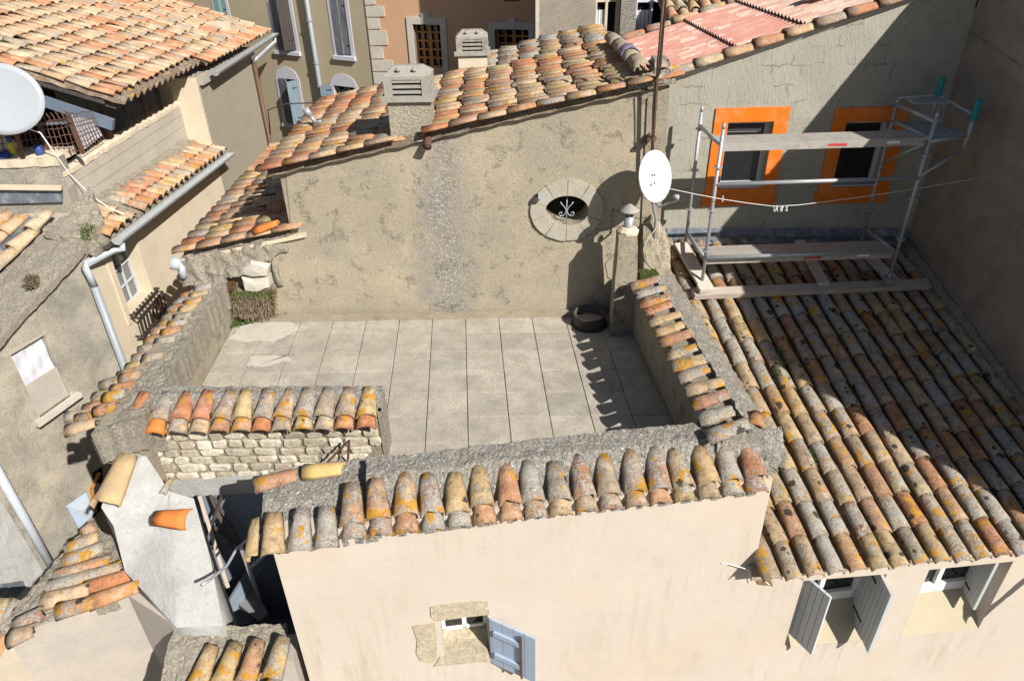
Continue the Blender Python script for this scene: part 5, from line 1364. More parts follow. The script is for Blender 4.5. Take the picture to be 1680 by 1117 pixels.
# board-cast wall behind the small roof: horizontal boards
BX = -5.93
b0 = yx(75,335,BX).y if False else 9.17; b1 = A2y0
bzt = yx(303,164,BX).z; bzb = .62
nbd = 5
for k in range(nbd):
    za = bzb+(bzt-bzb)*k/nbd; zb_ = bzb+(bzt-bzb)*(k+1)/nbd-.008
    part('wall_board', MB().box((BX-.15,b0,za),(BX+random.uniform(-.004,.004),b1,zb_)), 'boardwall', lh)
part('wall_core', MB().box((BX-.2,b0+.01,-7),(BX-.01,b1-.01,bzt-.02)), 'greyold', lh)
crust('wall_top', [V3((BX-.2,b0,bzt+.01)), V3((BX-.2,b1,bzt+.01))], [V3((BX+.01,b0,bzt+.01)), V3((BX+.01,b1,bzt+.01))], 'cream', lh, .018, 8, 60, 3, (0,0,-.06))
for y_ in (yx(222,262,BX).y, yx(260,245,BX).y, yx(210,300,BX).y, yx(140,322,BX).y, yx(300,215,BX).y):
    part('iron_hook', MB().tube([(BX,y_,bzb+.34),(BX+.05,y_,bzb+.34),(BX+.05,y_,bzb+.24)], .010, 5), 'darkmetal', lh)
# dark loft: back wall, posts, fence
part('loft_back', MB().box((-8.2,9.2,.6),(-8.1,b1,2.9)), 'shutter_brown', lh)
part('loft_floor', MB().box((-8.1,9.2,.9),(BX-.2,b1,1.0)), 'black', lh)
for k in range(4):
    y_ = e0.y+.35+k*.62; part('loft_post', MB().box((BX-.12,y_-.03,bzt),(BX-.06,y_+.03,AO.z+.05)), 'shutter_brown' if k%2 else 'rust', lh)
pk = MB()
for k in range(26):
    y_ = e0.y+.9+k*.075; pk.box((BX-.09,y_-.004,bzt),(BX-.082,y_+.004,bzt+.28))
part('reed_screen', pk, 'dry', lh)
part('corrugated_screen', MB().box((BX-.35,e0.y+1.2,bzt),(BX-.33,b1,AO.z-.05)), 'shutter_old', lh)
# wall to the left facing the camera with the ledge
wy = 9.15; wl0 = vy(0,262,wy); wr0 = vy(112,290,wy)
ledge = wl0.z
part('ledge_wall', MB().box((-9,wy,-7),(BX+.0,wy+.2,ledge)), 'greyold', lh)
crust('ledge', [V3((-9,wy+.5,ledge)), V3((BX,wy+.5,ledge+.02))], [V3((-9,wy-.02,ledge-.02)), V3((BX,wy-.02,ledge))], 'cream', lh, .02, 7, 60, 8, (0,0,-.1))
# small tile strip and gutter over the lower facade
TS = Tiles(); vs2 = variants('tile_pale','near'); vr2 = variants('tile_mid','near')
ss = math.atan2(.17,.55); SU = V3((-math.cos(ss),0,math.sin(ss)))
nS = int((cy1-cy0-.5)/.205)
for c in range(nS+1):
    y_ = cy0+.55+c*.205; z_ = gz0+(gz1-gz0)*(c/nS)+.05
    if 3 < c < 5: continue
    TS.add(random.choice(vs2 if random.random() < .55 else vr2), tmat((-5.30,y_,z_), SU, AY, V3((math.sin(ss),0,math.cos(ss))), 1.6), (1.08,.8))
    TS.add(random.choice(vs2 if random.random() < .55 else vr2), tmat(V3((-5.30,y_,z_+.015))+SU*.24, SU, AY, V3((math.sin(ss),0,math.cos(ss))), 2., -R(2)), (1.08,.85))
TS.flush(lh, 298, 'tile')
crust('mortar_bed', [V3((BX,cy0+.1,gz0+.32)), V3((BX,cy1,gz1+.32))], [V3((-5.36,cy0+.1,gz0+.02)), V3((-5.36,cy1,gz1+.02))], 'crust_tan', lh, .03, 8, 110, 20, (0,0,-.1))
# gutters and pipes
def gutter(a, b, r_, mat, parent, n=8, name='gutter'):
    a = V3(a); b = V3(b); d = (b-a).normalized(); x = V3((1,0,0)); mb = MB()
    for p in (a, b):
        for rr in (r_, r_-.006):
            for k in range(n+1):
                t = math.pi+math.pi*k/n; mb.v.append(tuple(p+x*rr*math.cos(t)+Z3*rr*math.sin(t)))
    N = n+1
    for k in range(n):
        mb.f += [(k, k+1, 2*N+k+1, 2*N+k), (N+k, 3*N+k, 3*N+k+1, N+k+1)]
    mb.f += [(0, 2*N, 3*N, N), (n, N+n, 3*N+n, 2*N+n)]
    o = len(mb.v); 
    mb.f += [tuple(range(N)), tuple(range(2*N+n, 2*N-1, -1))]
    return part(name, mb, mat, parent, False, fix=False)
gutter((-5.22,cy0+.42,gz0+.02), (-5.22,cy1+.05,gz1+.02), .075, 'zinc', lh)
gk = MB()
for k in range(14):
    y_ = cy0+.7+k*(cy1-cy0-.8)/14; z_ = gz0+(gz1-gz0)*k/14
    part('rafter_end', MB().box((LX+.0,y_-.02,z_-.13),(LX+.17,y_+.02,z_-.07)), 'limestone', lh)
part('soffit', MB().prism([(LX,cy0+.3,gz0-.06),(LX+.2,cy0+.3,gz0-.06),(LX+.2,cy1,gz1-.06),(LX,cy1,gz1-.06)], (0,0,.03)), 'shutter_brown', lh)
p1 = V3((-5.22,cy0+.50,gz0-.06)); 
part('downpipe', MB().tube([p1, p1-Z3*.08, vt(185,412,(-5.35,0,0),(-5.35,1,0)), yx(142,433,LX+.07), yx(139,438,LX+.07), yx(155,470,LX+.07)], .045, 10), 'palepipe', lh, True)
part('downpipe', MB().tube([yx(155,470,LX+.07), V3((LX+.07, yx(155,470,LX+.07).y, -3.5))], .05, 10), 'greypipe', lh, True)
gutter((h0.x+.06,h0.y-.02,h0.z-.04), (h1.x+.06,h1.y+.05,h1.z-.04), .075, 'galv', lh)
q1 = V3((h1.x+.06,h1.y-.1,h1.z-.1)); q2 = V3((SX+.06,A2y1-.1,q1.z-.35))
part('gutter_elbow', MB().tube([q1, q1-Z3*.12, q2+V3((.06,0,.08)), q2], .045, 8), 'galv', lh, True)
part('brown_downpipe', MB().tube([q2, V3((q2.x,q2.y,-4))], .045, 8), 'brownpipe', lh, True)
part('cable_loop', MB().tube([V3((q2.x+.05,q2.y,.2)), V3((q2.x+.1,q2.y,.75)), V3((q2.x+.5,q2.y+.1,.85)), V3((q2.x+1.3,q2.y+.4,.8))], .015, 5), 'darkmetal', lh, True)
# mesh cage
cg = thing('wire_cage', 'rusty wire mesh cage with bent top standing on the ledge of the loft', 'cage', V3((-6.4,9.4,ledge)))
P_ = lambda x, y: vy(x, y, 9.45)
f0, f1, f2 = P_(-60,262), P_(80,262), P_(135,250)
for x_, y_, xt, yt in ((80,264,66,203),(136,252,111,186)):
    part('post', MB().beam(P_(x_,y_), P_(xt,yt), .05, .04, (0,1,0)), 'rust', cg)
part('rail', MB().beam(P_(-20,208), P_(112,201), .03, .07, (0,1,0)), 'shutter_old', cg)
ms = MB()
def wire(a, b, n=6, sag=.0):
    ms.tube([V3(a).lerp(V3(b), k/n)+V3((0,-.02-.05*math.sin(math.pi*k/n)*sag,random.uniform(-.012,.012))) for k in range(n+1)], .006, 4, False)
for k in range(20):
    t = k/19; bx_, by_ = -20+155*t, 268-16*t; tx_, ty_ = -30+141*t, 212-26*t
    a, b = P_(bx_,by_), P_(tx_,ty_); wire(a, b, 4); 
    ms.tube([b, b+V3((.03,-.10,.06)), b+V3((.08,-.14,0)), b+V3((.09,-.1,-.06))], .006, 4, False)
for k in range(5):
    t = (k+.5)/5; wire(P_(-20-10*t,268-56*t), P_(135-24*t,252-66*t), 10)
# side panel on the board wall
for k in range(9):
    t = k/8; a = yx(136,252,BX).lerp(yx(172,228,BX), t); b = yx(111,186,BX-.05).lerp(yx(150,182,BX-.05), t); wire(a, b, 4)
for k in range(5):
    t = k/4; wire(yx(136,252,BX).lerp(yx(111,186,BX-.05), t), yx(172,228,BX).lerp(yx(150,182,BX-.05), t), 6)
part('mesh', ms, 'rust', cg)
solo('leaning_panel', MB().slabq([yx(137,247,BX-.1), yx(168,222,BX-.1), yx(150,197,BX-.1), yx(120,190,BX-.1)], (-.03,0,0)), 'cloth', 'pale board leaning inside the wire cage at the end of the ledge', 'board')
for (x_, y_, r_, hh, m1, lab, cap_) in ((27,262,.045,.20,'plasticyel','plastic bottle with yellow label and violet top on the ledge','plasticblue'),(70,262,.06,.15,'plasticblue','dark blue plastic tub beside the cage post on the ledge','black')):
    b_ = vy(x_, y_, 9.3); b_.z = ledge
    t_ = thing('bottle' if 'bottle' in lab else 'tub', lab, 'bottle' if 'bottle' in lab else 'tub', b_)
    part('body', MB().lathe([(0,0),(r_,0),(r_,hh*.75),(r_*.6,hh),(0,hh)], b_, 12), m1, t_, True)
    part('cap', MB().lathe([(r_*.7,hh*.9),(r_*.7,hh*1.25),(0,hh*1.25)], b_, 10), cap_, t_)
solo('folded_bag', MB().lathe([(0,0),(.10,0),(.12,.03),(.07,.06),(0,.06)], V3((vy(12,268,9.25).x,9.25,ledge)), 9), 'plasticblue', 'crumpled dark blue bag at the left end of the ledge', 'bag')
# big dish
d2, x2, y2, n2 = dish(vy(2,163,8.9), (.25,-.92,.30), .47, .42, 'large pale grey satellite dish in front of the loft at the left edge', 'dishgrey', None, None, .07)
pm = vy(40,266,9.2); part('support_tube', MB().tube([pm, vy(20,197,8.95), vy(-20,193,8.9)], .03, 8), 'rust', d2, True)
solo('aerial_cable', MB().tube([vy(22,213,8.9), vy(45,211,9.0), vy(66,218,9.05), vy(85,245,9.1), yx(112,284,BX+.02), yx(150,325,-5.8)+Z3*.05, yx(180,345,-5.6)+Z3*.03, yx(205,356,-5.35)+Z3*.04], .009, 5), 'whitepaint', 'white aerial cable sagging from the large dish down over the small tile strip', 'cable', smooth=True)

# ================================================================== FRONT-LEFT HOUSE with cloth in the window
nh = thing('corner_house', 'stained old corner house with white cloth hung in its small window', 'house', (-6.2,6.5,-7))
ND = V3((math.sin(R(18)), math.cos(R(18)), 0)); NN = V3((ND.y,-ND.x,0))
NC = V3((cor.x, cor.y, 0)); NF = NC-ND*6.5
npx = lambda x, y, off=0: vt(x, y, NC+NN*off, NC+NN*off-ND)
ra_ = npx(133,407); rb2 = npx(0,549)
rslope = (ra_.z-rb2.z)/((ra_-rb2).dot(ND)); rz0 = ra_.z; print('rake', ra_, rb2, rslope)
rake = lambda k: rz0-rslope*k                                # k metres towards the camera from ra_
cq = [npx(20,582), npx(64,552), npx(121,640), npx(66,690)]
k0 = ((NC-cq[0]).dot(ND)+(NC-cq[3]).dot(ND))/2; k1 = ((NC-cq[1]).dot(ND)+(NC-cq[2]).dot(ND))/2
wzt = (cq[0].z+cq[1].z)/2; wzb_ = (cq[2].z+cq[3].z)/2; wzm = (npx(50,634).z+npx(92,603).z)/2
npt = lambda k, z, off=0: NC-ND*k+NN*off+Z3*z
hole_ = [npt(k0,wzb_), npt(k1,wzb_), npt(k1,wzt), npt(k0,wzt)]
dq = [npx(150,790), npx(167,770), npx(168,835), npx(152,850)]
dk0 = (NC-npx(150,800)).dot(ND); dk1 = (NC-npx(168,775)).dot(ND)
KE = 5.6
part('facade', wall([npt(0,-7), npt(KE,-7), npt(KE,rake(KE)), npt(0,rake(0))], -NN*.35, [hole_]), 'greyold', nh)
cw = place('window', MB().prism([npt(k0,wzb_,-.3), npt(k1,wzb_,-.3), npt(k1,wzt,-.3), npt(k0,wzt,-.3)], -NN*.02).mesh('window','black'), nh, None, None, 'small window hung with white cloth')
# cloth with soft folds
cm = rough_grid(lambda u,v: npt(k0+(k1-k0)*(u*.96+.02), wzt-.03-(wzt-wzm-.02)*v, -.06+.004*math.sin(u*22)+.006*math.sin(v*9+u*5)), 20, 14, .002, 5)
part('cloth', cm, 'cloth', cw, True)
part('lower_board', MB().prism([npt(k0+.01,wzb_+.01,-.03), npt(k1-.01,wzb_+.01,-.03), npt(k1-.01,wzm,-.03), npt(k0+.01,wzm,-.03)], -NN*.03), 'pinkgrey', cw)
part('lintel_board', MB().prism([npt(k0+.05,wzt,.012), npt(k1-.04,wzt,.012), npt(k1-.04,wzt+.03,.012), npt(k0+.05,wzt+.03,.012)], -NN*.06), 'timber', cw)
part('sill', MB().prism([npt(k0+.10,wzb_-.07,.07), npt(k1-.10,wzb_-.07,.07), npt(k1-.10,wzb_-.0,.07), npt(k0+.10,wzb_-.0,.07)], -NN*.09), 'limestone', cw)
part('sill_edge', MB().prism([npt(k0+.10,wzb_-.085,.075), npt(k1-.10,wzb_-.085,.075), npt(k1-.10,wzb_-.072,.075), npt(k0+.10,wzb_-.072,.075)], -NN*.08), 'darkmetal', cw)
# broad mortar coping on the rake
crust('coping', [npt(-.05,rake(-.05)+.10,-.62), npt(KE,rake(KE)+.10,-.62)], [npt(-.05,rake(-.05)+.02,.08), npt(KE,rake(KE)+.02,.08)], 'crust_tan', nh, .018, 6, 130, 16, (0,0,-.09))
part('coping_edge', MB().prism([npt(-.05,rake(-.05)-.07,.06), npt(KE,rake(KE)-.07,.06), npt(KE,rake(KE)-.01,.06), npt(-.05,rake(-.05)-.01,.06)], -NN*.1), 'limestone', nh)
crust('corner_clump', [npt(-.1,rake(-.1)+.12,-.5), npt(-.9,rake(-.9)+.16,-.5)], [npt(-.05,rake(0)+.02,.0), npt(-.6,rake(-.4)+.02,-.1)], 'crust_tan', nh, .045, 6, 24, 24, (0,0,-.18))
# tile columns up to the ledge wall
TN_ = Tiles(); vn = variants('tile_pale','near')
nsl = math.atan(rslope); NU = (ND*math.cos(nsl)+Z3*math.sin(nsl)).normalized()
NNr = (-NN).cross(NU).normalized(); NNr = NNr if NNr.z > 0 else -NNr
for c, off in enumerate((-.72,-.99,-1.24,-1.50,-1.76,-2.02)):
    for r_ in range(16):
        k = 4.6-r_*.33
        P_ = npt(k, rake(k)+(.14 if c == 0 else .05), off)
        if (P_+NU*.35).y > 9.12: continue
        if c == 1 and r_ % 3: continue
        TN_.add(random.choice(vn), tmat(P_, NU, -NN, NNr, 1.2, -R(2)), (1.3,1.0))
TN_.flush(nh)
part('zinc_valley', MB().prism([npt(4.6,rake(4.6)+.03,-.8), npt(-.4,rake(-.4)+.03,-.8), npt(-.4,rake(-.4)+.03,-1.25), npt(4.6,rake(4.6)+.03,-1.25)], (0,0,-.02)), 'lead', nh)
part('roof_deck', MB().prism([npt(KE,rake(KE)-.02,-.3), npt(-.6,rake(-.6)-.02,-.3), npt(-.6,rake(-.6)-.02,-4), npt(KE,rake(KE)-.02,-4)], (0,0,-.05)), 'timber', nh)
fa = vy(-60,332,9.10); fb = vy(104,330,9.10); 
part('flashing', MB().prism([vy(-60,336,9.1), vy(102,332,9.1), vy(102,311,9.13), vy(-60,311,9.13)], (0,.015,0)), 'lead', nh)
part('batten', MB().prism([vy(-60,311,9.06), vy(100,313,9.06), vy(100,306,9.06), vy(-60,304,9.06)], (0,.05,0)), 'cream', nh)
part('filler_wall', MB().box((-6.3,9.0,.72),(-5.58,9.5,.93)), 'greyold', lh)
# pale pipe, whitish lower wall, blue shutter, opening
part('downpipe', MB().tube([npx(-8,765,.07), npx(88,934,.07)], .05, 10), 'palepipe', nh, True)
part('downpipe', MB().tube([npx(88,934,.07), npx(94,945,.07), npx(98,965,.0)], .055, 10), 'palepipe', nh, True)
part('pale_render', rough_grid(lambda u,v: (npx(-30,770).lerp(npx(100,985), u)).lerp(npx(-80,960).lerp(npx(20,1075), u), v)+NN*.012, 14, 14, .006, 6, nrm=NN, skirt=-NN*.05), 'whitewash', nh)
part('blue_grey_panel', MB().prism([npx(0,958,.02), npx(38,952,.02), npx(42,964,.02), npx(22,984,.02), npx(0,986,.02)], -NN*.005), 'lead', nh)  # flat dark blue-grey panel on the wall face
dd_ = place('window', MB().prism([npx(152,775,.004), npx(168,765,.004), npx(170,832,.004), npx(152,850,.004)], -NN*.02).mesh('window','black'), nh, None, None, 'half hidden dark opening low on the wall')
part('frame', MB().beam(npx(150,800,.02), npx(163,775,.02), .05, .03).beam(npx(150,800,.02), npx(156,840,.02), .04, .03), 'ochrewood', dd_)
part('shutter', MB().slabq([npx(108,830,.10), npx(140,808,.30), npx(152,842,.30), npx(128,866,.10)], NN*.02), 'shutter_lav', dd_)
part('shutter_panel', MB().slabq([npx(114,832,.12), npx(138,816,.28), npx(147,840,.28), npx(129,856,.12)], NN*.035), 'palepipe', dd_)
# little lean-to roof and orange gutter in the bottom-left corner
ln = thing('lean_to', 'corner of a lean-to with an orange gutter at the bottom left', 'roof', hz(10,1060,-1.6))
TLN = Tiles()
for k, (a, b) in enumerate((((-25,1035),(-12,985)),((-5,1035),(8,985)),((12,1028),(30,985)),((-30,1090),(-15,1045)),((-5,1085),(10,1040)))):
    A_ = hz(*a,-1.75); B_ = hz(*b,-1.6); TLN.add(random.choice(variants('tile_red')), tmat(A_, B_-A_, (1,0,0), Z3, .8), (1.1,(B_-A_).length/.42*1.1))
TLN.flush(ln)
part('deck', MB().prism([hz(-60,985,-1.75), hz(40,985,-1.75), hz(10,1120,-1.9), hz(-60,1120,-1.9)], (0,0,-.1)), 'crust_tan', ln)
part('gutter', MB().tube([hz(45,982,-1.6), hz(22,1030,-1.65), hz(-10,1085,-1.7)], .035, 8), 'orange', ln, True)
part('gutter_end', MB().prism([hz(5,1052,-1.4), hz(30,1060,-1.4), hz(38,1056,-1.4), hz(30,1050,-1.4)], (0,0,-.12)), 'zinc', ln)
part('garden_wall', MB().prism([hz(10,1062,-1.45), hz(45,1050,-1.45), hz(70,1117,-1.45), hz(80,1180,-1.45), hz(-60,1180,-1.45)], (0,0,-4)), 'cream', ln)

# white vent pipe with hood beside the low verge
vp = thing('vent_pipe', 'white plastic vent pipe with round hood beside the lower tile verge', 'pipe', vy(300,452,7.9))
part('pipe', MB().tube([vy(302,455,7.9), vy(297,440,7.9), vy(290,432,7.9)], .05, 10), 'palepipe', vp, True)
part('hood', MB().tube([vy(296,434,7.88), vy(280,431,7.85)], [.075,.085], 12), 'palepipe', vp, True)
# broken corner: white stone block, cracks and a dry hanging plant
wpo = lambda x, y, o_: wp(x, y)+Bn*o_
def jag(px, o_, name, mat, label, dep=.25):
    n = len(px); mb = MB(); c = V3((sum(p[0] for p in px)/n, sum(p[1] for p in px)/n, 0))
    ring0 = [wpo(x, y, o_-.03) for x, y in px]; ring1 = [wpo(c.x+(x-c.x)*.82, c.y+(y-c.y)*.82, o_+random.uniform(0,.02)) for x, y in px]
    mb.add([p-Bn*dep for p in ring0]+ring0+ring1+[wpo(c.x, c.y, o_+.025)], [(i,(i+1)%n,n+(i+1)%n,n+i) for i in range(n)]+[(n+i,n+(i+1)%n,2*n+(i+1)%n,2*n+i) for i in range(n)]+[(2*n+i,2*n+(i+1)%n,3*n) for i in range(n)])
    return solo(name, mb, mat, label, 'stone')
jag([(402,432),(418,420),(434,422),(446,430),(444,444),(420,446),(404,442)], .17, 'stone_block', 'limestone', 'upper pale broken stone exposed in the crumbled terrace corner')
jag([(403,446),(420,449),(446,446),(448,462),(430,469),(408,466)], .19, 'stone_block', 'limestone', 'lower pale broken stone just above the dry tuft in the terrace corner')
jag([(447,424),(456,432),(459,450),(466,468),(459,470),(452,452),(448,436)], .05, 'stone_flake', 'crust_tan', 'thin curved flake of mortar peeling beside the broken pale stones', .06)
def blades(name, pts, n, ln_, mat, label, cat, spread=.05, droop=1, seed=1, wd=.006, kind='stuff'):
    rg = random.Random(seed); mb = MB()
    for k in range(n):
        p = V3(pts(rg.random(), rg.random())); d = V3((rg.gauss(0,1),rg.gauss(0,1)-.6,rg.gauss(0,.6)+(-.9 if droop > 0 else 1.2))).normalized()*ln_*rg.uniform(.4,1.2)
        s_ = V3((rg.gauss(0,1),rg.gauss(0,1),rg.gauss(0,1))).normalized()*wd*rg.uniform(.6,1.6)
        m_ = p+d*.5+V3((0,-.01,.02)); q = p+d
        mb.add([p-s_, p+s_, m_+s_, m_-s_, q], [(0,1,2,3),(3,2,4)])
    o = solo(name, mb, mat, label, cat)
    if kind: o['kind'] = kind
    return o
wpo = lambda x, y, o_: wp(x, y)+Bn*o_
part('hollow', MB().prism([wpo(388,470,.16), wpo(455,466,.16), wpo(452,508,.10), wpo(392,512,.10)], -Bn*.15), 'crust_tan', house)
blades('dry_plant', lambda u,v: wpo(392+60*u,468+36*v,.17+.06*v), 1500, .10, 'dry', 'dry grey tuft hanging below the white stone in the terrace corner', 'plant', seed=3)
blades('russet_plant', lambda u,v: (wpo(388+10*u,450+40*v,.18) if u < .4 else wpo(440+16*u,465+40*v,.16)), 500, .09, 'rustleaf', 'russet stems around the dry tuft in the terrace corner', 'plant', seed=4)
blades('moss_tuft', lambda u,v: wpo(392+60*u,466+10*v,.20), 500, .05, 'weed', 'green moss fringe under the white stone in the terrace corner', 'moss', seed=5)
blades('ground_weed', lambda u,v: hz(374+50*u, 514+26*v-12*u,.01), 900, .05, 'weed', 'low green weed growing in the back left corner of the slabs', 'weed', droop=-1, seed=6)
blades('moss_line', lambda u,v: hz(min((440,455,540,600,632,680),key=lambda q: abs(q-(440+240*u)))+18*v, 519+2*v, .01), 500, .035, 'weed', 'broken line of moss along the foot of the gable', 'moss', droop=-1, seed=7)
blades('roof_weed', lambda u,v: rp(1262+16*u+10*v, 575+45*v, .06), 260, .08, 'weed', 'weed growing between tile columns high on the wing roof', 'weed', droop=-1, seed=8)
blades('roof_weed', lambda u,v: rp(1318+12*u+8*v, 740+30*v, .05), 160, .06, 'weed', 'weed growing between tile columns halfway down the wing roof', 'weed', droop=-1, seed=9)
blades('parapet_tuft', lambda u,v: vx(135+25*u, 370+25*v, -5.45), 140, .06, 'weed', 'small green tuft at the low end of the tile strip over the alley', 'weed', droop=-1, seed=10)
blades('coping_grass', lambda u,v: npx(45+20*u, 455+18*v, .0), 350, .09, 'dry', 'dry grass tuft growing on the mortar coping of the corner house', 'grass', droop=-1, seed=11)

# ================================================================== BACKGROUND HOUSES
K = vy(614,120,16.5); K = V3((K.x,K.y,0))
OD = V3((-.87,.49,0)).normalized(); ON = V3((-OD.y,OD.x,0)); ON = ON if ON.dot(CAM-K) > 0 else -ON
ol_ = thing('olive_house', 'olive rendered house with grey wooden shutters beyond the roofs', 'house', K-Z3*7)
opx = lambda x, y, off=0: vt(x, y, K+ON*off, K+ON*off+OD)
def ocoord(p): return ((p-K).dot(OD), p.z)
opt = lambda k, z, off=0: K+OD*k+Z3*z+ON*off
wins = []
def owin(pts):
    q = [ocoord(opx(*p)) for p in pts]; return min(a for a,_ in q), max(a for a,_ in q), min(z for _,z in q), max(z for _,z in q)
WO = []
for tl, br_ in (((438,-25),(487,84)),((541,-8),(577,92)),((457,128),(499,205)),((547,140),(588,190)),((343,-40),(374,28))):
    a = ocoord(opx(*tl)); b = ocoord(opx(*br_))
    # left edge from the upper left point, right edge from the lower right
    WO.append((b[0], a[0]-.0, b[1], a[1]))
print('olive windows', WO)
fixed = []
for (x0_, x1_, z0_, z1_) in WO: fixed.append((x0_+.12 if False else x0_, x1_, z0_, z1_))
holes = [[opt(a,c), opt(b,c), opt(b,d), opt(a,d)] for a, b, c, d in fixed]
part('facade', wall([opt(0,-7), opt(11,-7), opt(11,7), opt(0,7)], -ON*.35, holes), 'olive', ol_)
part('side', MB().prism([opt(11,-7), opt(11,7), opt(11,7,-4), opt(11,-7,-4)], OD*.1), 'olive', ol_)
labs = ['upper left window, one leaf ajar', 'tall window with closed weathered shutters', 'lower window with blue open leaf', 'arched window half hidden by the tile roof', 'window with green grey shutter at the top']
for i, (a, b, c, d) in enumerate(fixed):
    sw = .10; arch = i in (1,2,3)
    def fr_pts(g_, off, arc=0):
        pts = [(a-g_,c-g_),(b+g_,c-g_),(b+g_,d+(0 if arch else g_))]
        if arch:
            for k in range(1, 8): t = k/8; pts.append(((b+g_)+(a-b-2*g_)*t, d+(g_+.02)*1.0+ .16*math.sin(math.pi*t)*1.0-(.0)))
        pts.append((a-g_,d+(0 if arch else g_)))
        return [opt(x,z,off) for x, z in pts]
    o_ = place('window', wall(fr_pts(sw,.012), -ON*.02, [[opt(a,c,.012),opt(b,c,.012),opt(b,d,.012),opt(a,d,.012)]], False).mesh('window','lilacpaint'), ol_, None, None, labs[i])
    part('pane', MB().prism([opt(a,c,-.2),opt(b,c,-.2),opt(b,d,-.2),opt(a,d,-.2)], -ON*.01), 'glass', o_)
    f = MB()
    for (p_, q_, r_, s_) in ((a,b,c,c+.05),(a,b,d-.05,d),(a,a+.05,c,d),(b-.05,b,c,d),((a+b)/2-.04,(a+b)/2+.04,c,d),(a,b,(c+d)/2-.02,(c+d)/2+.02),(a,b,c+(d-c)*.75,c+(d-c)*.75+.03),(a,b,c+(d-c)*.25,c+(d-c)*.25+.03)):
        f.prism([opt(p_,r_,-.15),opt(q_,r_,-.15),opt(q_,s_,-.15),opt(p_,s_,-.15)], -ON*.03)
    part('frame', f, 'bluewood', o_)
    part('sill', MB().prism([opt(a-.12,c-.10,.06),opt(b+.12,c-.10,.06),opt(b+.12,c-.02,.06),opt(a-.12,c-.02,.06)], -ON*.06), 'lilacpaint', o_)
    W_ = b-a
    mats = ('shutter_old','shutter_old','shutter_old','shutter_blue','shutter_turq')[i]
    # note: k grows to the left in the picture
    if i in (1,4):
        shutter(b-.01, math.pi-R(0)+.0, c+.02, d-.01, W_/2-.01, mats, 'closed leaf', .0, ol_, K, OD, ON, 4, 1)
        shutter(a+.01, 0, c+.02, d-.01, W_/2-.01, mats, 'closed leaf', .0, ol_, K, OD, ON, 4, 1)
    elif i == 0:
        shutter(b-.01, math.pi-R(8), c+.02, d-.01, W_/2-.02, mats, 'grey leaf nearly closed', .0, ol_, K, OD, ON, 4, 1)
        shutter(a+.01, R(40), c+.02, d-.01, W_/2-.02, 'shutter_brown', 'dark leaf ajar', .0, ol_, K, OD, ON, 4, 1)
    elif i == 2:
        shutter(b-.01, math.pi-R(6), c+.02, d-.01, W_/2-.02, mats, 'grey leaf nearly closed', .0, ol_, K, OD, ON, 4, 1)
        shutter(a+.01, R(75), c+.02, d-.01, W_/2-.02, 'shutter_blue', 'blue leaf open', .0, ol_, K, OD, ON, 4, 1)
    else:
        shutter(b+.02, R(30), c+.02, d-.01, W_/2-.02, mats, 'blue leaf folded back', .02, ol_, K, OD, ON, 4, 1)
dp = opx(512,60,.08)
part('downpipe', MB().tube([V3((dp.x,dp.y,-6)), V3((dp.x,dp.y,6.5))], .055, 8), 'greypipe', ol_, True)
for z_ in (.6,1.5,2.4,3.3): part('pipe_clip', MB().lathe([(.06,0),(.07,0),(.07,.04),(.06,.04)], V3((dp.x,dp.y,z_)), 8), 'galv', ol_)
part('cornice', MB().prism([opt(-.1,6.6,.0), opt(11,6.6,0), opt(11,7,0), opt(-.1,7,0)], ON*.35), 'olive', ol_)
# apricot house
RD = V3((.95,-.30,0)).normalized(); RNN = V3((RD.y,-RD.x,0)); RNN = RNN if RNN.dot(CAM-K) > 0 else -RNN
ap = thing('apricot_house', 'apricot rendered house with pale stone quoins and wooden glazed windows', 'house', K+RD*2-Z3*7)
apx = lambda x, y, off=0: vt(x, y, K+RNN*off, K+RNN*off+RD)
aco = lambda p: ((p-K).dot(RD), p.z); apt = lambda k, z, off=0: K+RD*k+Z3*z+RNN*off
AW = []
for tl, br_ in (((677,40),(727,112)),((812,48),(868,112)),((826,-12),(852,3))):
    a = aco(apx(*tl)); b = aco(apx(*br_)); AW.append((a[0], b[0], b[1], a[1]))
print('apricot windows', AW)
part('facade', wall([apt(.0,-7), apt(6.2,-7), apt(6.2,7), apt(.0,7)], -RNN*.35, [[apt(a,c),apt(b,c),apt(b,d),apt(a,d)] for a,b,c,d in AW]), 'apricot', ap)
z_ = -.5; k = 0
while z_ < 4.2:
    h_ = random.uniform(.20,.34); wq_ = random.choice((.42,.26,.50,.30)) if k%2 else random.choice((.22,.28))
    part('quoin', MB().prism([apt(-.02,z_+.01,.02), apt(wq_,z_+.01+random.uniform(0,.03),.02), apt(wq_-random.uniform(0,.04),z_+h_-.01,.02), apt(-.02,z_+h_-.01,.02)], -RNN*.1), 'limestone', ap); z_ += h_; k += 1
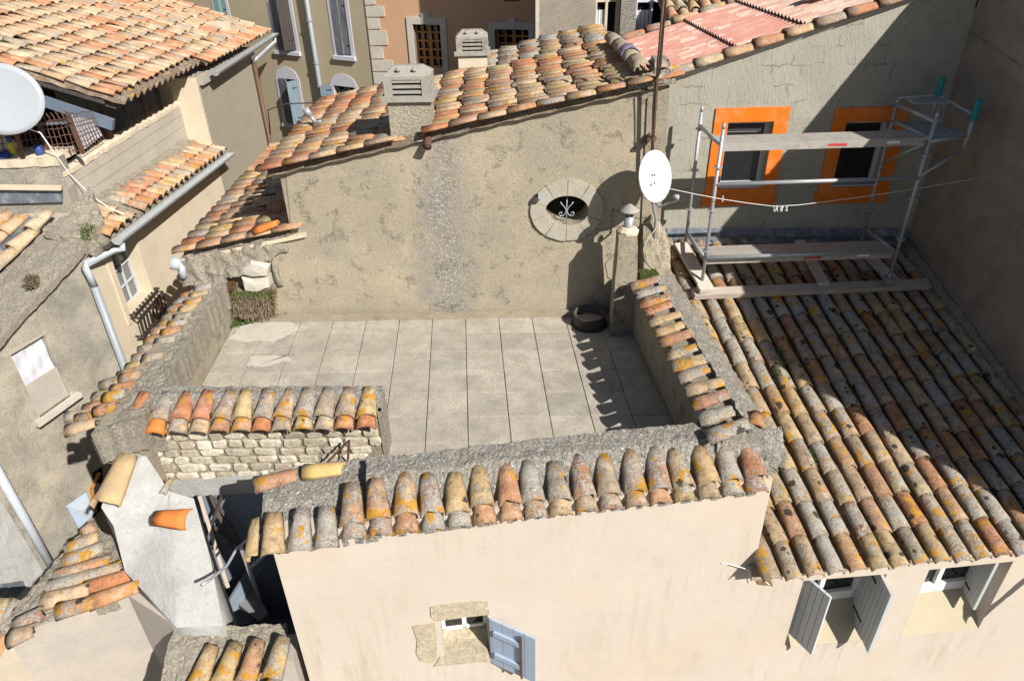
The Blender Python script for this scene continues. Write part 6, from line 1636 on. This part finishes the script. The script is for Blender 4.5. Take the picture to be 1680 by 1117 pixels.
for i, (a, b, c, d) in enumerate(AW):
    s_ = .13 if i < 2 else .0
    o_ = place('window', MB().prism([apt(a,c,-.22),apt(b,c,-.22),apt(b,d,-.22),apt(a,d,-.22)], -RNN*.02).mesh('window','glass'), ap, None, None, ('wooden glazed window in a stone surround','window partly behind the dark roof','tiny dark opening near the top')[i])
    if i == 2: continue
    for nm, q in (('lintel',(a-s_,d,b+s_,d+.14)),('jamb',(a-s_,c-.1,a,d)),('jamb',(b,c-.1,b+s_,d)),('keystone',((a+b)/2-.09,d+.01,(a+b)/2+.09,d+.22))):
        part(nm, MB().prism([apt(q[0],q[1],.03 if nm != 'keystone' else .04),apt(q[2],q[1],.03 if nm != 'keystone' else .04),apt(q[2],q[3],.03 if nm != 'keystone' else .04),apt(q[0],q[3],.03 if nm != 'keystone' else .04)], -RNN*.15), 'limestone', o_)
    f = MB()
    n_ = 4
    for k in range(n_+1):
        x_ = a+(b-a)*k/n_; w2 = .035 if k in (0,2,4) else .018
        f.prism([apt(x_-w2,c,-.15),apt(x_+w2,c,-.15),apt(x_+w2,d,-.15),apt(x_-w2,d,-.15)], -RNN*.03)
    for k in range(6):
        zz = c+(d-c)*k/5; f.prism([apt(a,zz-.018,-.152),apt(b,zz-.018,-.152),apt(b,zz+.018,-.152),apt(a,zz+.018,-.152)], -RNN*.03)
    part('frame', f, 'ochrewood', o_)
# grey house with paired windows
gh = thing('grey_house', 'rough grey house with tall dark windows showing above the ridge', 'house', (2,13.6,-7))
GY = 13.6; gy = lambda x, y, o_=0: vy(x, y, GY-o_)
def gwin(xa, xb, yb_): p = gy(xa, yb_); q = gy(xb, yb_); return p.x, q.x, min(p.z,q.z), 5.0
g1 = gwin(975,1013,78); g2 = gwin(1040,1093,78)
gx0 = gy(912,40).x; gx1 = gy(1140,40).x+2
part('facade', wall([V3((gx0,GY,-7)), V3((gx1,GY,-7)), V3((gx1,GY,6)), V3((gx0,GY,6))], (0,.4,0), [[V3((a,GY,c)),V3((b,GY,c)),V3((b,GY,4.0)),V3((a,GY,4.0))] for a,b,c,_ in (g1,g2)]), 'oldgrey', gh)
part('side_wing', MB().box((gy(883,40).x,GY-.1,-7),(gx0,GY+3,6)), 'tall', gh)
part('side_edge', MB().box((gy(880,40).x-.02,GY-.12,-7),(gy(884,40).x,GY-.02,6)), 'limestone', gh)
part('granite_pier', MB().box((g1[1]+.02,GY-.04,-1),(g2[0]-.02,GY,3.1)), 'crust', gh)
part('brick_band', MB().box((g1[1]+.01,GY-.05,3.12),(g2[0]-.01,GY,3.25)), 'tile_red', gh)
for a, b, c, _ in (g1, g2):
    o_ = place('window', MB().box((a,GY+.25,c),(b,GY+.27,4)).mesh('window','glass'), gh)
    f = MB(); 
    for x_ in (a+.02, (a+b)/2, b-.02): f.box((x_-.022,GY+.16,c),(x_+.022,GY+.20,4))
    for zz in (c+.05, c+.75, c+1.5, c+2.2): f.box((a,GY+.165,zz-.02),(b,GY+.205,zz+.02))
    part('frame', f, 'lilacpaint' if a > 2 else 'cream', o_)
    part('curtain', rough_grid(lambda u,v: V3((a+.05+(b-a)*.38*u, GY+.22+.01*math.sin(u*20), c+.1+.5*v)), 10, 4, .003, 5, nrm=(0,1,0)), 'cloth', o_)
part('drain', MB().tube([V3((gy(1106,40).x,GY-.06,-5)), V3((gy(1106,40).x,GY-.06,6))], .06, 8), 'limestone', gh, True)
# roofs between
sr = thing('shaded_roof', 'dark tile roof in shade between the apricot house and the gable roof', 'roof', (0,11.9,-3))
TR = Tiles(); so_ = vy(795,118,11.6); 
SD = V3((1,0,.22)).normalized()
bedR = roof(TR, V3((so_.x-.1,11.5,so_.z-.05)), V3((0,1,0)), SD, 6, 6, .24, .34, 'tile_wing', 'far', .045, L=.42, rs=1.2, jit=2, bed=True)
TR.flush(sr); part('channel_tiles', bedR, 'tile_wing', sr, False, 'stuff')
part('wall', MB().box((so_.x-.1,11.6,-7),(so_.x+2,12.8,so_.z-.1)), 'oldgrey', sr)
s2 = thing('upper_roof', 'small pale tile roof with plank gutter above the red sheets', 'roof', (4,12.6,-3))
T2 = Tiles(); so2 = vy(1128,22,12.4)
bed2 = roof(T2, V3((so2.x+1.6,11.9,so2.z-.35)), V3((-1,.0,.0)), V3((0,1,.30)), 9, 5, .21, .34, 'tile_pale', 'near', .045, L=.42, rs=1.05, jit=2, bed=True)
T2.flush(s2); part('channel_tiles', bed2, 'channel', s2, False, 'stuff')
part('gutter_board', MB().beam(V3((so2.x-.6,11.85,so2.z-.15)), V3((so2.x+1.0,11.85,so2.z-.42)), .1, .08), 'shutter_old', s2)
part('wall', MB().box((so2.x-.3,12.0,-7),(so2.x+2.5,13.2,so2.z-.5)), 'tall', s2)
# far filler: houses closing the town behind and the alley paving
struct('alley', MB().box((-5.6,-20,-6.99),(-3.0,20,-6.96)), 'street')
